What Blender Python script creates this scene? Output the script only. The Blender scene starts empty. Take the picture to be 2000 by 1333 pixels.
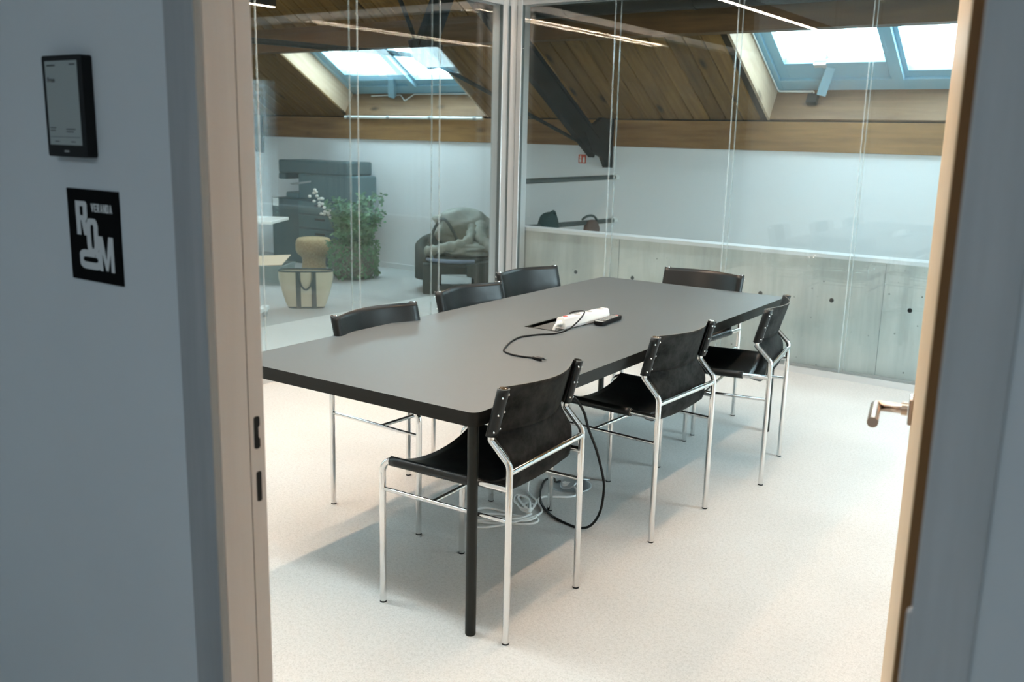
import bpy, math, random
from math import sin, cos, pi, radians, sqrt, atan2, hypot
from mathutils import Vector, Matrix
random.seed(7)
SC = bpy.context.scene
COL = SC.collection

# ------------------------------------------------------------------ camera, world, exposure
cam_d = bpy.data.cameras.new('camera')
cam = bpy.data.objects.new('camera', cam_d); COL.objects.link(cam)
YAW, PIT, ROL = radians(35.186), radians(12.212), radians(1.3368)
_a = Vector((-sin(YAW)*cos(PIT), cos(YAW)*cos(PIT), -sin(PIT)))
_r0 = Vector((cos(YAW), sin(YAW), 0)); _u0 = _r0.cross(_a)
_r = _r0*cos(ROL) + _u0*sin(ROL); _u = _u0*cos(ROL) - _r0*sin(ROL)
cam.matrix_world = Matrix(((_r.x, _u.x, -_a.x, 0), (_r.y, _u.y, -_a.y, 0), (_r.z, _u.z, -_a.z, 1.55), (0, 0, 0, 1)))
cam_d.sensor_width = 36.0; cam_d.sensor_fit = 'HORIZONTAL'
cam_d.lens = 1852.35/2000*36.0
cam_d.clip_start = 0.02; cam_d.clip_end = 200
cam_d.dof.use_dof = True; cam_d.dof.focus_distance = 3.5; cam_d.dof.aperture_fstop = 5.0
SC.camera = cam

world = bpy.data.worlds.new('overcast_sky'); SC.world = world
world.use_nodes = True
_bg = world.node_tree.nodes['Background']
_bg.inputs['Color'].default_value = (0.68, 0.90, 0.98, 1); _bg.inputs['Strength'].default_value = 17.5

LAMP_STRENGTH = 150.0
LAMP_COLOR = (1.0, 0.71, 0.50)
CORRIDOR_POWER = 22.5
SC.view_settings.view_transform = 'Standard'
SC.view_settings.look = 'None'
SC.view_settings.gamma = 1.0
SC.view_settings.use_curve_mapping = False
SC.view_settings.exposure = 0.0
SC.cycles.use_denoising = True
SC.cycles.max_bounces = 10; SC.cycles.diffuse_bounces = 7; SC.cycles.glossy_bounces = 5
SC.cycles.transparent_max_bounces = 24
SC.cycles.caustics_reflective = False; SC.cycles.caustics_refractive = False
SC.cycles.sample_clamp_indirect = 0.0

# ------------------------------------------------------------------ materials
def srgb(r, g, b):
    f = lambda c: (c/12.92 if c <= 0.04045 else ((c+0.055)/1.055)**2.4)
    return (f(r/255), f(g/255), f(b/255), 1)

def mat(name, col=(0.5, 0.5, 0.5, 1), rough=0.5, metal=0.0, spec=0.5):
    m = bpy.data.materials.new(name); m.use_nodes = True
    b = m.node_tree.nodes['Principled BSDF']
    b.inputs['Base Color'].default_value = col if len(col) == 4 else (*col, 1)
    b.inputs['Roughness'].default_value = rough
    b.inputs['Metallic'].default_value = metal
    b.inputs['Specular IOR Level'].default_value = spec
    return m

def N(m, kind, **kw):
    n = m.node_tree.nodes.new(kind)
    for k, v in kw.items(): setattr(n, k, v)
    return n
def L(m, a, b): m.node_tree.links.new(a, b)
def bsdf(m): return m.node_tree.nodes['Principled BSDF']

def coords(m, scale=(1, 1, 1), world_space=False):
    mp = N(m, 'ShaderNodeMapping'); mp.inputs['Scale'].default_value = scale
    if world_space:
        L(m, N(m, 'ShaderNodeNewGeometry').outputs['Position'], mp.inputs['Vector'])
    else:
        L(m, N(m, 'ShaderNodeTexCoord').outputs['Object'], mp.inputs['Vector'])
    return mp.outputs['Vector']

def noise(m, vec, scale, detail=3, rough=0.55):
    n = N(m, 'ShaderNodeTexNoise'); n.inputs['Scale'].default_value = scale
    n.inputs['Detail'].default_value = detail; n.inputs['Roughness'].default_value = rough
    L(m, vec, n.inputs['Vector']); return n.outputs['Fac']

def ramp(m, fac, stops):
    r = N(m, 'ShaderNodeValToRGB'); e = r.color_ramp.elements
    while len(e) < len(stops): e.new(0.5)
    for i, (p, c) in enumerate(stops): e[i].position = p; e[i].color = c
    L(m, fac, r.inputs['Fac']); return r.outputs['Color']

def mix(m, fac, a, b, mode='MIX'):
    x = N(m, 'ShaderNodeMix', data_type='RGBA', blend_type=mode)
    if isinstance(fac, (int, float)): x.inputs[0].default_value = fac
    else: L(m, fac, x.inputs[0])
    for s, v in ((x.inputs[6], a), (x.inputs[7], b)):
        if isinstance(v, tuple): s.default_value = v
        else: L(m, v, s)
    return x.outputs[2]

def bump(m, fac, strength, dist=0.002):
    b = N(m, 'ShaderNodeBump'); b.inputs['Strength'].default_value = strength; b.inputs['Distance'].default_value = dist
    L(m, fac, b.inputs['Height']); L(m, b.outputs['Normal'], bsdf(m).inputs['Normal'])

def plain_wall(name, col, var=0.04):
    m = mat(name, col, 0.85, spec=0.2)
    v = coords(m, world_space=True)
    f = noise(m, v, 1.3, 4)
    lo = tuple(c*(1-var) for c in col[:3])+(1,); hi = tuple(min(1, c*(1+var)) for c in col[:3])+(1,)
    L(m, ramp(m, f, [(0.3, lo), (0.7, hi)]), bsdf(m).inputs['Base Color'])
    bump(m, noise(m, v, 260, 2), 0.12, 0.0008)
    return m

def wood(name, dark, light, axis=1, per_obj=0.25, rough=0.6, scale=1.0, knots=True):
    m = mat(name, light, rough, spec=0.3)
    s = [9.0*scale]*3; s[axis] = 0.7*scale
    tc = N(m, 'ShaderNodeTexCoord'); oi = N(m, 'ShaderNodeObjectInfo')
    add = N(m, 'ShaderNodeVectorMath', operation='ADD')
    sc = N(m, 'ShaderNodeVectorMath', operation='SCALE'); sc.inputs['Scale'].default_value = 37.0
    cx = N(m, 'ShaderNodeCombineXYZ')
    for k in range(3): L(m, oi.outputs['Random'], cx.inputs[k])
    L(m, cx.outputs[0], sc.inputs[0]); L(m, tc.outputs['Object'], add.inputs[0]); L(m, sc.outputs[0], add.inputs[1])
    mp = N(m, 'ShaderNodeMapping'); mp.inputs['Scale'].default_value = tuple(s); L(m, add.outputs[0], mp.inputs['Vector'])
    g = noise(m, mp.outputs[0], 2.2, 6, 0.62)
    c = ramp(m, g, [(0.22, dark), (0.72, light)])
    if knots:
        mp2 = N(m, 'ShaderNodeMapping'); s2 = [5.0*scale]*3; s2[axis] = 2.0*scale
        mp2.inputs['Scale'].default_value = tuple(s2); L(m, add.outputs[0], mp2.inputs['Vector'])
        vo = N(m, 'ShaderNodeTexVoronoi'); vo.inputs['Scale'].default_value = 0.9; L(m, mp2.outputs[0], vo.inputs['Vector'])
        kf = ramp(m, vo.outputs['Distance'], [(0.05, (1, 1, 1, 1)), (0.17, (0, 0, 0, 1))])
        c = mix(m, kf, c, tuple(x*0.35 for x in dark[:3])+(1,))
    if per_obj:
        r = ramp(m, oi.outputs['Random'], [(0, (1-per_obj,)*3+(1,)), (1, (1, 1, 1, 1))])
        c = mix(m, 1.0, c, r, 'MULTIPLY')
    L(m, c, bsdf(m).inputs['Base Color'])
    bump(m, g, 0.15, 0.002)
    return m

def glass_mat(name, tint, f0=0.04, extra=0.0):
    """clear sheet glass: tinted straight transmission plus a mirror reflection growing towards grazing angles"""
    m = bpy.data.materials.new(name); m.use_nodes = True
    nt = m.node_tree; nt.nodes.clear()
    out = nt.nodes.new('ShaderNodeOutputMaterial')
    tr = nt.nodes.new('ShaderNodeBsdfTransparent'); tr.inputs['Color'].default_value = (*tint, 1)
    gl = nt.nodes.new('ShaderNodeBsdfGlossy'); gl.inputs['Roughness'].default_value = 0.0
    geo = nt.nodes.new('ShaderNodeNewGeometry')
    dot = nt.nodes.new('ShaderNodeVectorMath'); dot.operation = 'DOT_PRODUCT'
    nt.links.new(geo.outputs['Incoming'], dot.inputs[0]); nt.links.new(geo.outputs['Normal'], dot.inputs[1])
    def mth(op, a, b=None):
        n = nt.nodes.new('ShaderNodeMath'); n.operation = op
        for i, v in enumerate((a, b)):
            if v is None: continue
            if isinstance(v, (int, float)): n.inputs[i].default_value = v
            else: nt.links.new(v, n.inputs[i])
        return n.outputs[0]
    c = mth('ABSOLUTE', dot.outputs['Value']); om = mth('SUBTRACT', 1.0, c); p = mth('POWER', om, 5.0)
    F = mth('ADD', mth('MULTIPLY', p, 1-f0), f0+extra)
    mx = nt.nodes.new('ShaderNodeMixShader')
    nt.links.new(F, mx.inputs[0]); nt.links.new(tr.outputs[0], mx.inputs[1]); nt.links.new(gl.outputs[0], mx.inputs[2])
    nt.links.new(mx.outputs[0], out.inputs['Surface'])
    return m

def emit(name, col, s):
    m = bpy.data.materials.new(name); m.use_nodes = True
    nt = m.node_tree; nt.nodes.clear()
    o = nt.nodes.new('ShaderNodeOutputMaterial'); e = nt.nodes.new('ShaderNodeEmission')
    e.inputs['Color'].default_value = (*col, 1); e.inputs['Strength'].default_value = s
    nt.links.new(e.outputs[0], o.inputs['Surface']); return m

M = {}
# carpet: fine pale speckle, and a darker copy of it for the office
def carpet(name, k):
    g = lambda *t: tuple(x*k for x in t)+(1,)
    m = mat(name, (0.6, 0.57, 0.53, 1), 0.95, spec=0.1)
    v = coords(m, world_space=True)
    sp = noise(m, v, 190, 2, 0.7); sp2 = noise(m, v, 75, 3, 0.7); bl = noise(m, v, 2.2, 4)
    c = ramp(m, sp, [(0.33, g(0.40, 0.385, 0.365)), (0.47, g(0.60, 0.585, 0.555)), (0.62, g(0.70, 0.685, 0.655))])
    c = mix(m, 0.5, c, ramp(m, sp2, [(0.36, g(0.52, 0.505, 0.48)), (0.55, g(0.68, 0.665, 0.64))]))
    c = mix(m, 0.25, c, ramp(m, bl, [(0.3, g(0.50, 0.49, 0.47)), (0.7, g(0.66, 0.65, 0.63))]))
    L(m, c, bsdf(m).inputs['Base Color']); bump(m, sp, 0.35, 0.004)
    return m
M['carpet'] = carpet('speckled_carpet', 1.0)
M['carpet_dark'] = carpet('dark_office_carpet', 0.66)
M['corridor_paint'] = plain_wall('corridor_wall_paint', (0.62, 0.66, 0.68, 1))
M['white_paint'] = plain_wall('white_wall_paint', (0.77, 0.775, 0.785, 1), 0.02)
# concrete
m = M['concrete'] = mat('cast_concrete', (0.4, 0.41, 0.38, 1), 0.75, spec=0.3)
v = coords(m, world_space=True); v2 = coords(m, (4, 4, 0.5), world_space=True)
f1 = noise(m, v, 1.6, 6, 0.6); f2 = noise(m, v2, 1.5, 5, 0.65); f3 = noise(m, v, 26, 4, 0.7)
c = ramp(m, f1, [(0.3, (0.37, 0.375, 0.355, 1)), (0.7, (0.66, 0.655, 0.61, 1))])
c = mix(m, 0.55, c, ramp(m, f2, [(0.3, (0.33, 0.345, 0.335, 1)), (0.7, (0.68, 0.675, 0.63, 1))]))
pv = N(m, 'ShaderNodeTexVoronoi'); pv.inputs['Scale'].default_value = 17; L(m, v, pv.inputs['Vector'])
pits = ramp(m, pv.outputs['Distance'], [(0.07, (1, 1, 1, 1)), (0.13, (0, 0, 0, 1))])
gate = ramp(m, f3, [(0.5, (0, 0, 0, 1)), (0.58, (1, 1, 1, 1))])
c = mix(m, mix(m, 1.0, pits, gate, 'MULTIPLY'), c, (0.12, 0.125, 0.11, 1))
L(m, c, bsdf(m).inputs['Base Color']); bump(m, f3, 0.12, 0.003)

M['plank'] = wood('roof_plank_wood', (0.135, 0.060, 0.015, 1), (0.31, 0.160, 0.044, 1), axis=1, per_obj=0.40, rough=0.75)
M['deck'] = mat('roof_deck_dark', (0.05, 0.03, 0.015, 1), 0.9)
M['beam'] = wood('timber_beam_wood', (0.17, 0.078, 0.026, 1), (0.35, 0.185, 0.066, 1), axis=0, per_obj=0.1)
M['purlin'] = wood('shaded_purlin_wood', (0.085, 0.040, 0.014, 1), (0.17, 0.086, 0.031, 1), axis=0, per_obj=0.0)  # beam wood darkened: shade on the purlin's near face put into the colour
M['beam_y'] = wood('skylight_lining_pine', (0.48, 0.325, 0.215, 1), (0.66, 0.475, 0.335, 1), axis=1, per_obj=0.1)
M['beam_x'] = wood('skylight_sill_board', (0.13, 0.068, 0.033, 1), (0.26, 0.15, 0.078, 1), axis=0, per_obj=0.1)
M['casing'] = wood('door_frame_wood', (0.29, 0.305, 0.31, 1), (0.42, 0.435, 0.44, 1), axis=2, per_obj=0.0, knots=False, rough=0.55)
M['casing_lit'] = wood('lit_door_frame_wood', (0.40, 0.425, 0.43, 1), (0.58, 0.60, 0.61, 1), axis=2, per_obj=0.0, knots=False, rough=0.55)  # left casing's wood with the brighter light on the right put into its colour
M['jamb'] = wood('door_jamb_wood', (0.65, 0.59, 0.555, 1), (0.72, 0.665, 0.63, 1), axis=2, per_obj=0.0, knots=False, rough=0.55)
M['leaf'] = wood('door_leaf_oak', (0.53, 0.37, 0.22, 1), (0.66, 0.48, 0.31, 1), axis=2, per_obj=0.0, knots=False, rough=0.5)
M['leaf_edge'] = wood('dark_door_edge', (0.13, 0.07, 0.025, 1), (0.20, 0.11, 0.045, 1), axis=2, per_obj=0.0, knots=False, rough=0.6)  # dark brown tone along the hinge edge of the leaf
M['seal'] = mat('rubber_seal', (0.10, 0.08, 0.065, 1), 0.7)
M['black'] = mat('black_plastic', (0.005, 0.005, 0.005, 1), 0.45, spec=0.25)
M['socket_steel'] = mat('brushed_steel', (0.42, 0.46, 0.48, 1), 0.42, 0.6)
M['hole'] = mat('strike_recess_black', (0.004, 0.004, 0.004, 1), 0.8)
M['steel_black'] = mat('black_steel_paint', (0.010, 0.012, 0.012, 1), 0.7, spec=0.2)
M['duct'] = mat('dark_metal_duct', (0.03, 0.024, 0.018, 1), 0.38, 0.5)
M['alu'] = mat('anodised_aluminium', (0.62, 0.63, 0.63, 1), 0.35, 0.6)
M['alu_dark'] = mat('grey_gasket', (0.10, 0.12, 0.12, 1), 0.6)
M['frame_grey'] = mat('grey_blue_window_paint', (0.30, 0.53, 0.66, 1), 0.45)
M['chrome'] = mat('polished_chrome', (0.80, 0.80, 0.79, 1), 0.09, 1.0)
M['brass'] = mat('brushed_nickel_brass', (0.66, 0.52, 0.42, 1), 0.27, 1.0)
M['hinge'] = mat('grey_painted_hinge', (0.40, 0.43, 0.45, 1), 0.5)
# leather
m = M['leather'] = mat('smooth_black_leather', (0.006, 0.008, 0.0085, 1), 0.34, spec=0.38)
v = coords(m); f = noise(m, v, 9, 4); bump(m, noise(m, v, 160, 3), 0.25, 0.0012)
L(m, ramp(m, f, [(0.3, (0.30,)*3+(1,)), (0.75, (0.48,)*3+(1,))]), bsdf(m).inputs['Roughness'])
m = M['suede'] = mat('black_suede_leather_back', (0.018, 0.018, 0.017, 1), 0.9, spec=0.2)
v = coords(m); f = noise(m, v, 11, 6, 0.7)
L(m, ramp(m, f, [(0.35, (0.004, 0.004, 0.004, 1)), (0.74, (0.040, 0.040, 0.037, 1))]), bsdf(m).inputs['Base Color'])
M['leather_rim'] = mat('cut_leather_edge', (0.16, 0.16, 0.15, 1), 0.6)
m = M['table_top'] = mat('matt_black_laminate', (0.088, 0.106, 0.116, 1), 0.45, spec=0.55)
v = coords(m); bump(m, noise(m, v, 420, 2), 0.25, 0.0006)
M['table_edge'] = mat('black_table_edge', (0.009, 0.009, 0.007, 1), 0.5, spec=0.3)
M['table_leg'] = mat('black_table_leg_paint', (0.007, 0.009, 0.007, 1), 0.38, spec=0.35)
M['white_plastic'] = mat('white_plastic', (0.83, 0.83, 0.81, 1), 0.35)
M['grey_plastic'] = mat('grey_plastic', (0.35, 0.36, 0.36, 1), 0.45)
M['flap'] = mat('dark_grey_flap', (0.07, 0.078, 0.082, 1), 0.45)
M['light_grey'] = mat('pale_grey_print', (0.34, 0.35, 0.35, 1), 0.6)
M['red'] = mat('red_plastic', (0.75, 0.12, 0.10, 1), 0.4)
M['sign_red'] = mat('red_sign_print', (0.62, 0.075, 0.035, 1), 0.5)
M['sign_white'] = mat('white_sign_print', (0.80, 0.80, 0.74, 1), 0.5)
M['poster_black'] = mat('black_sign_print', (0.005, 0.005, 0.005, 1), 0.7, spec=0.05)
M['poster_grey'] = mat('grey_letter_print', (0.62, 0.64, 0.64, 1), 0.8, spec=0.1)
M['epaper'] = mat('grey_epaper_screen', (0.33, 0.37, 0.36, 1), 0.5)
M['ink'] = mat('dark_screen_ink', (0.03, 0.03, 0.03, 1), 0.6)
M['lamp_body'] = mat('dark_lamp_housing', (0.03, 0.03, 0.03, 1), 0.5)
M['lamp_glow'] = emit('warm_led_diffuser', LAMP_COLOR, LAMP_STRENGTH)
M['lamp_soft'] = emit('dim_led_diffuser', LAMP_COLOR, LAMP_STRENGTH*0.3)
M['lamp_left'] = emit('left_led_diffuser', LAMP_COLOR, LAMP_STRENGTH*1.35)
M['lamp_right'] = emit('right_led_diffuser', LAMP_COLOR, LAMP_STRENGTH*0.80)
M['glass'] = glass_mat('partition_glass', (0.961, 0.983, 0.986), 0.042, 0.004)
M['sky_glass'] = glass_mat('skylight_glass', (0.98, 0.99, 0.99), 0.04)
M['cork'] = mat('cork', (0.42, 0.29, 0.16, 1), 0.85, spec=0.2)
m = M['cork']; v = coords(m)
L(m, ramp(m, noise(m, v, 60, 4, 0.7), [(0.3, (0.30, 0.19, 0.09, 1)), (0.65, (0.52, 0.38, 0.22, 1))]), bsdf(m).inputs['Base Color'])
M['printer'] = mat('dark_printer_plastic', (0.014, 0.042, 0.046, 1), 0.5)
M['printer_mid'] = mat('mid_grey_printer_plastic', (0.035, 0.085, 0.095, 1), 0.5)
M['leaf_green'] = mat('plant_leaf_green', (0.10, 0.22, 0.10, 1), 0.55)
M['stem_green'] = mat('plant_stem', (0.10, 0.13, 0.06, 1), 0.7)
M['flower'] = mat('pale_blossom', (0.78, 0.74, 0.68, 1), 0.7)
m = M['wicker'] = mat('grey_wicker_planter', (0.17, 0.17, 0.13, 1), 0.8)
v = coords(m); L(m, ramp(m, noise(m, v, 45, 4, 0.8), [(0.35, (0.07, 0.075, 0.055, 1)), (0.65, (0.27, 0.27, 0.21, 1))]), bsdf(m).inputs['Base Color'])
M['soil'] = mat('dark_soil', (0.03, 0.022, 0.015, 1), 0.95)
m = M['armchair'] = mat('dark_grey_wool', (0.035, 0.042, 0.038, 1), 0.9, spec=0.2)
M['blue_tray'] = mat('pale_blue_seat_piping', (0.20, 0.24, 0.33, 1), 0.4)
m = M['jacket'] = mat('grey_green_jacket_cloth', (0.19, 0.20, 0.17, 1), 0.85, spec=0.2)
v = coords(m); L(m, ramp(m, noise(m, v, 7, 4), [(0.3, (0.24, 0.25, 0.215, 1)), (0.7, (0.40, 0.41, 0.36, 1))]), bsdf(m).inputs['Base Color'])
M['tan'] = mat('tan_canvas', (0.52, 0.45, 0.33, 1), 0.9)
M['strap'] = mat('dark_strap', (0.05, 0.065, 0.06, 1), 0.8)
M['cardboard'] = mat('pale_cardboard', (0.70, 0.50, 0.34, 1), 0.85)
M['crate'] = mat('grey_crate', (0.20, 0.23, 0.22, 1), 0.7)
M['rail'] = mat('dark_green_grey_rail', (0.055, 0.07, 0.068, 1), 0.5)
M['bag_green'] = mat('dark_green_bag_cloth', (0.02, 0.045, 0.045, 1), 0.8)
M['bag_brown'] = mat('brown_bag_cloth', (0.13, 0.085, 0.07, 1), 0.8)

# ------------------------------------------------------------------ mesh helpers
class MB:
    def __init__(s): s.v = []; s.f = []; s.sm = []
    def add(s, vs, fs, smooth=False):
        o = len(s.v); s.v += [tuple(x) for x in vs]
        for f in fs: s.f.append([i+o for i in f]); s.sm.append(smooth)
        return s
    def box(s, x0, x1, y0, y1, z0, z1, mtx=None):
        vs = [Vector((x, y, z)) for z in (z0, z1) for y in (y0, y1) for x in (x0, x1)]
        if mtx is not None: vs = [mtx @ q for q in vs]
        return s.add(vs, [(0, 2, 3, 1), (4, 5, 7, 6), (0, 1, 5, 4), (2, 6, 7, 3), (0, 4, 6, 2), (1, 3, 7, 5)])
    def tube(s, pts, r, n=12, cap=True, closed=False):
        pts = [Vector(p) for p in pts]; k = len(pts); rs = r if isinstance(r, (list, tuple)) else [r]*k
        rings = []; up = None
        for i in range(k):
            a = pts[i-1] if (i or closed) else pts[i]; b = pts[(i+1) % k] if (i < k-1 or closed) else pts[i]
            t = (b-a).normalized()
            if up is None: up = t.orthogonal().normalized()
            else:
                up = up - t*up.dot(t)
                up = up.normalized() if up.length > 1e-6 else t.orthogonal().normalized()
            w = t.cross(up)
            rings.append([pts[i] + (up*cos(2*pi*j/n)+w*sin(2*pi*j/n))*rs[i] for j in range(n)])
        vs = [q for ring in rings for q in ring]; fs = []
        for i in range(k-1 if not closed else k):
            i2 = (i+1) % k
            for j in range(n):
                fs.append((i*n+j, i*n+(j+1) % n, i2*n+(j+1) % n, i2*n+j))
        s.add(vs, fs, True)
        if cap and not closed:
            s.add(rings[0], [tuple(reversed(range(n)))]); s.add(rings[-1], [tuple(range(n))])
        return s
    def lathe(s, prof, n=32, c=(0, 0, 0), smooth=True):
        vs = []
        for r, z in prof:
            for j in range(n): vs.append((c[0]+r*cos(2*pi*j/n), c[1]+r*sin(2*pi*j/n), c[2]+z))
        fs = []
        for i in range(len(prof)-1):
            for j in range(n): fs.append((i*n+j, i*n+(j+1) % n, (i+1)*n+(j+1) % n, (i+1)*n+j))
        s.add(vs, fs, smooth)
        s.add(vs[:n], [tuple(reversed(range(n)))]); s.add(vs[-n:], [tuple(range(n))])
        return s
    def prism(s, poly, z0, z1, mtx=None, smooth=False):
        n = len(poly); vs = [Vector((x, y, z0)) for x, y in poly]+[Vector((x, y, z1)) for x, y in poly]
        if mtx is not None: vs = [mtx @ q for q in vs]
        s.add(vs, [tuple(reversed(range(n))), tuple(range(n, 2*n))])
        s.add(vs, [(i, (i+1) % n, n+(i+1) % n, n+i) for i in range(n)], smooth); return s
    def grid(s, rows, smooth=True):
        k = len(rows[0]); vs = [q for r in rows for q in r]
        return s.add(vs, [(i*k+j, i*k+j+1, (i+1)*k+j+1, (i+1)*k+j) for i in range(len(rows)-1) for j in range(k-1)], smooth)
    def ball(s, c, rx, ry, rz, n=10, m_=6):
        rows = []
        for i in range(m_+1):
            t = pi*i/m_
            rows.append([(c[0]+rx*sin(t)*cos(2*pi*j/n), c[1]+ry*sin(t)*sin(2*pi*j/n), c[2]+rz*cos(t)) for j in range(n+1)])
        return s.grid(rows)
    def build(s, name, material, parent=None, **props):
        me = bpy.data.meshes.new(name); me.from_pydata(s.v, [], s.f)
        me.polygons.foreach_set('use_smooth', s.sm)
        for mm in (material if isinstance(material, (list, tuple)) else [material]): me.materials.append(mm)
        me.update()
        return link(name, me, parent, **props)

def link(name, me, parent=None, **props):
    o = bpy.data.objects.new(name, me); COL.objects.link(o)
    if parent is not None: o.parent = parent
    for k, v in props.items(): o[k] = v
    return o

def thing(name, label, category, loc=(0, 0, 0), rz=0.0, group=None):
    o = bpy.data.objects.new(name, None); COL.objects.link(o)
    o.empty_display_size = 0.05
    o.location = loc; o.rotation_euler = (0, 0, rz)
    o['label'] = label; o['category'] = category
    if group: o['group'] = group
    return o

def copy_tree(o, parent=None):
    c = o.copy(); COL.objects.link(c)
    if parent is not None: c.parent = parent
    for ch in [k for k in bpy.data.objects if k.parent == o and k != c]: copy_tree(ch, c)
    return c

def bevel(o, w=0.003, seg=2):
    b = o.modifiers.new('bevel', 'BEVEL'); b.width = w; b.segments = seg; b.limit_method = 'ANGLE'; b.angle_limit = radians(35)
    return o

def fillet(pts, rad, seg=7):
    """polyline with rounded inner corners"""
    pts = [Vector(p) for p in pts]; out = [pts[0]]
    for i in range(1, len(pts)-1):
        p = pts[i]; a = (pts[i-1]-p); b = (pts[i+1]-p); r = rad[i-1] if isinstance(rad, (list, tuple)) else rad
        an, bn = a.normalized(), b.normalized(); ang = an.angle(bn)
        d = min(r/math.tan(ang/2), a.length*0.49, b.length*0.49); r2 = d*math.tan(ang/2)
        c = p + (an+bn).normalized()*(r2/sin(ang/2))
        s_, e_ = p+an*d-c, p+bn*d-c; tot = s_.angle(e_); ax = s_.cross(e_).normalized()
        for k in range(seg+1): out.append(c + Matrix.Rotation(tot*k/seg, 3, ax) @ s_)
    out.append(pts[-1]); return out

def smooth_path(pts, sub=6):
    pts = [Vector(p) for p in pts]; out = []
    for i in range(len(pts)-1):
        p0 = pts[max(i-1, 0)]; p1 = pts[i]; p2 = pts[i+1]; p3 = pts[min(i+2, len(pts)-1)]
        for k in range(sub):
            t = k/sub
            out.append(0.5*((2*p1)+(p2-p0)*t+(2*p0-5*p1+4*p2-p3)*t*t+(3*p1-p0-3*p2+p3)*t**3))
    out.append(pts[-1]); return out

def text_mesh(txt, w, h, bold=0.0):
    """flat lettering stretched to w x h, lower-left corner at the origin, in the XY plane"""
    cu = bpy.data.curves.new('lettering', 'FONT'); cu.body = txt; cu.offset = bold; cu.resolution_u = 6; cu.fill_mode = 'FRONT'
    ob = bpy.data.objects.new('lettering', cu); COL.objects.link(ob)
    dg = bpy.context.evaluated_depsgraph_get(); dg.update()
    me = bpy.data.meshes.new_from_object(ob.evaluated_get(dg)); bpy.data.objects.remove(ob)
    xs = [v.co.x for v in me.vertices]; ys = [v.co.y for v in me.vertices]
    sx = w/(max(xs)-min(xs)); sy = h/(max(ys)-min(ys)); mx, my = min(xs), min(ys)
    vs = [((v.co.x-mx)*sx, (v.co.y-my)*sy, 0) for v in me.vertices]; fs = [tuple(p.vertices) for p in me.polygons]
    return vs, fs

# ------------------------------------------------------------------ structure: shell
YW, YR = 0.933, 1.075            # corridor face / room face of the door wall
XL, XR = -1.25, -0.168          # clear door opening
YB, XG = 6.32, -4.56             # inner faces of the two glass walls
YE = 8.22                        # far white wall
PITCH = radians(32); CP, SP = cos(PITCH), sin(PITCH)
ROOF0 = Vector((0, YE, 1.735)); RD = Vector((0, -CP, SP)); RN = Vector((0, SP, CP))
ROOFM = Matrix(((1, 0, 0, 0), (0, RD.y, RN.y, YE), (0, RD.z, RN.z, 1.735), (0, 0, 0, 1)))   # local (x, u up the slope, n outwards)

MB().box(-5.95, 4.5, -3, 8.6, -0.06, 0).build('floor', M['carpet'], kind='structure')
MB().box(-13, -5.95, -3, 8.6, -0.06, 0).build('floor_office', M['carpet_dark'], kind='structure')
wf = MB()
wf.box(-4.66, XL-0.074, YW, YR, 0, 6.6); wf.box(XR+0.058, 1.9, YW, YR, 0, 6.6); wf.box(XL-0.074, XR+0.058, YW, YR, 2.16, 6.6)
wf.build('wall_front', M['corridor_paint'], kind='structure')
MB().box(-13, -4.66, YW-0.4, YW-0.28, 0, 6.6).build('wall_office', M['deck'], kind='structure')
MB().box(-4.66, -4.56, YW-0.4, YW, 0, 6.6).build('wall_office_return', M['deck'], kind='structure')
# right wall with an added, unseen window for cool fill daylight (beyond the door leaf)
WY0, WY1, WZ0, WZ1 = 4.0, 6.27, 0.10, 2.25
b_ = [(YR, WY0, 0, 6.6), (WY1, 6.44, 0, 6.6), (WY0, WY1, 0, WZ0), (WY0, WY1, WZ1, 6.6)]
MB().box(-13, 4.5, YE, YE+0.12, 0, 1.475).build('wall_back', M['white_paint'], kind='structure')
MB().box(-13.1, -13, YR, 8.6, 0, 6.6).build('wall_left', M['white_paint'], kind='structure')
MB().box(-9.6, 4.4, YE-0.012, YE, 0, 0.06).build('baseboard_back', M['white_paint'], kind='structure')
_m = MB()
for y0, y1, z0, z1 in b_: _m.box(0.9, 1.0, y0, y1, z0, z1)
_m.build('wall_right', M['white_paint'], kind='structure')
w9 = bpy.data.objects.new('window_9', None); COL.objects.link(w9); w9['kind'] = 'structure'
_m = MB()
for y in (WY0, WY0+1.12, WY1-0.06): _m.box(0.93, 0.98, y, y+0.06, WZ0, WZ1)
_m.box(0.93, 0.98, WY0, WY1, WZ0, WZ0+0.06); _m.box(0.93, 0.98, WY0, WY1, WZ1-0.06, WZ1)
_m.build('window_frame', M['frame_grey'], w9)
MB().box(0.95, 0.96, WY0, WY1, WZ0, WZ1).build('pane', M['sky_glass'], w9)
ld = bpy.data.lights.new('portal', 'AREA'); ld.shape = 'RECTANGLE'; ld.size = WY1-WY0; ld.size_y = WZ1-WZ0; ld.cycles.is_portal = True
lo = bpy.data.objects.new('portal', ld); COL.objects.link(lo)
lo.matrix_world = Matrix(((0, 0, 1, 1.02), (1, 0, 0, (WY0+WY1)/2), (0, 1, 0, (WZ0+WZ1)/2), (0, 0, 0, 1)))
_m = MB(); _m.box(4.4, 4.5, 6.34, 8.6, 0, 3.4); _m.box(1.0, 4.5, 6.34, 6.44, 0, 3.4)
_m.build('wall_hall_right', M['deck'], kind='structure')
# corridor shell
co = MB(); co.box(-3.0, -2.9, -3, YW, 0, 2.62); co.box(1.8, 1.9, -3, YW, 0, 2.62); co.box(-3.0, 1.9, -3.1, -3, 0, 2.62)
co.build('wall_corridor', M['corridor_paint'], kind='structure')
MB().box(-3.0, 1.9, -3.1, YW, 2.62, 2.7).build('ceiling_corridor', M['white_paint'], kind='structure')

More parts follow.
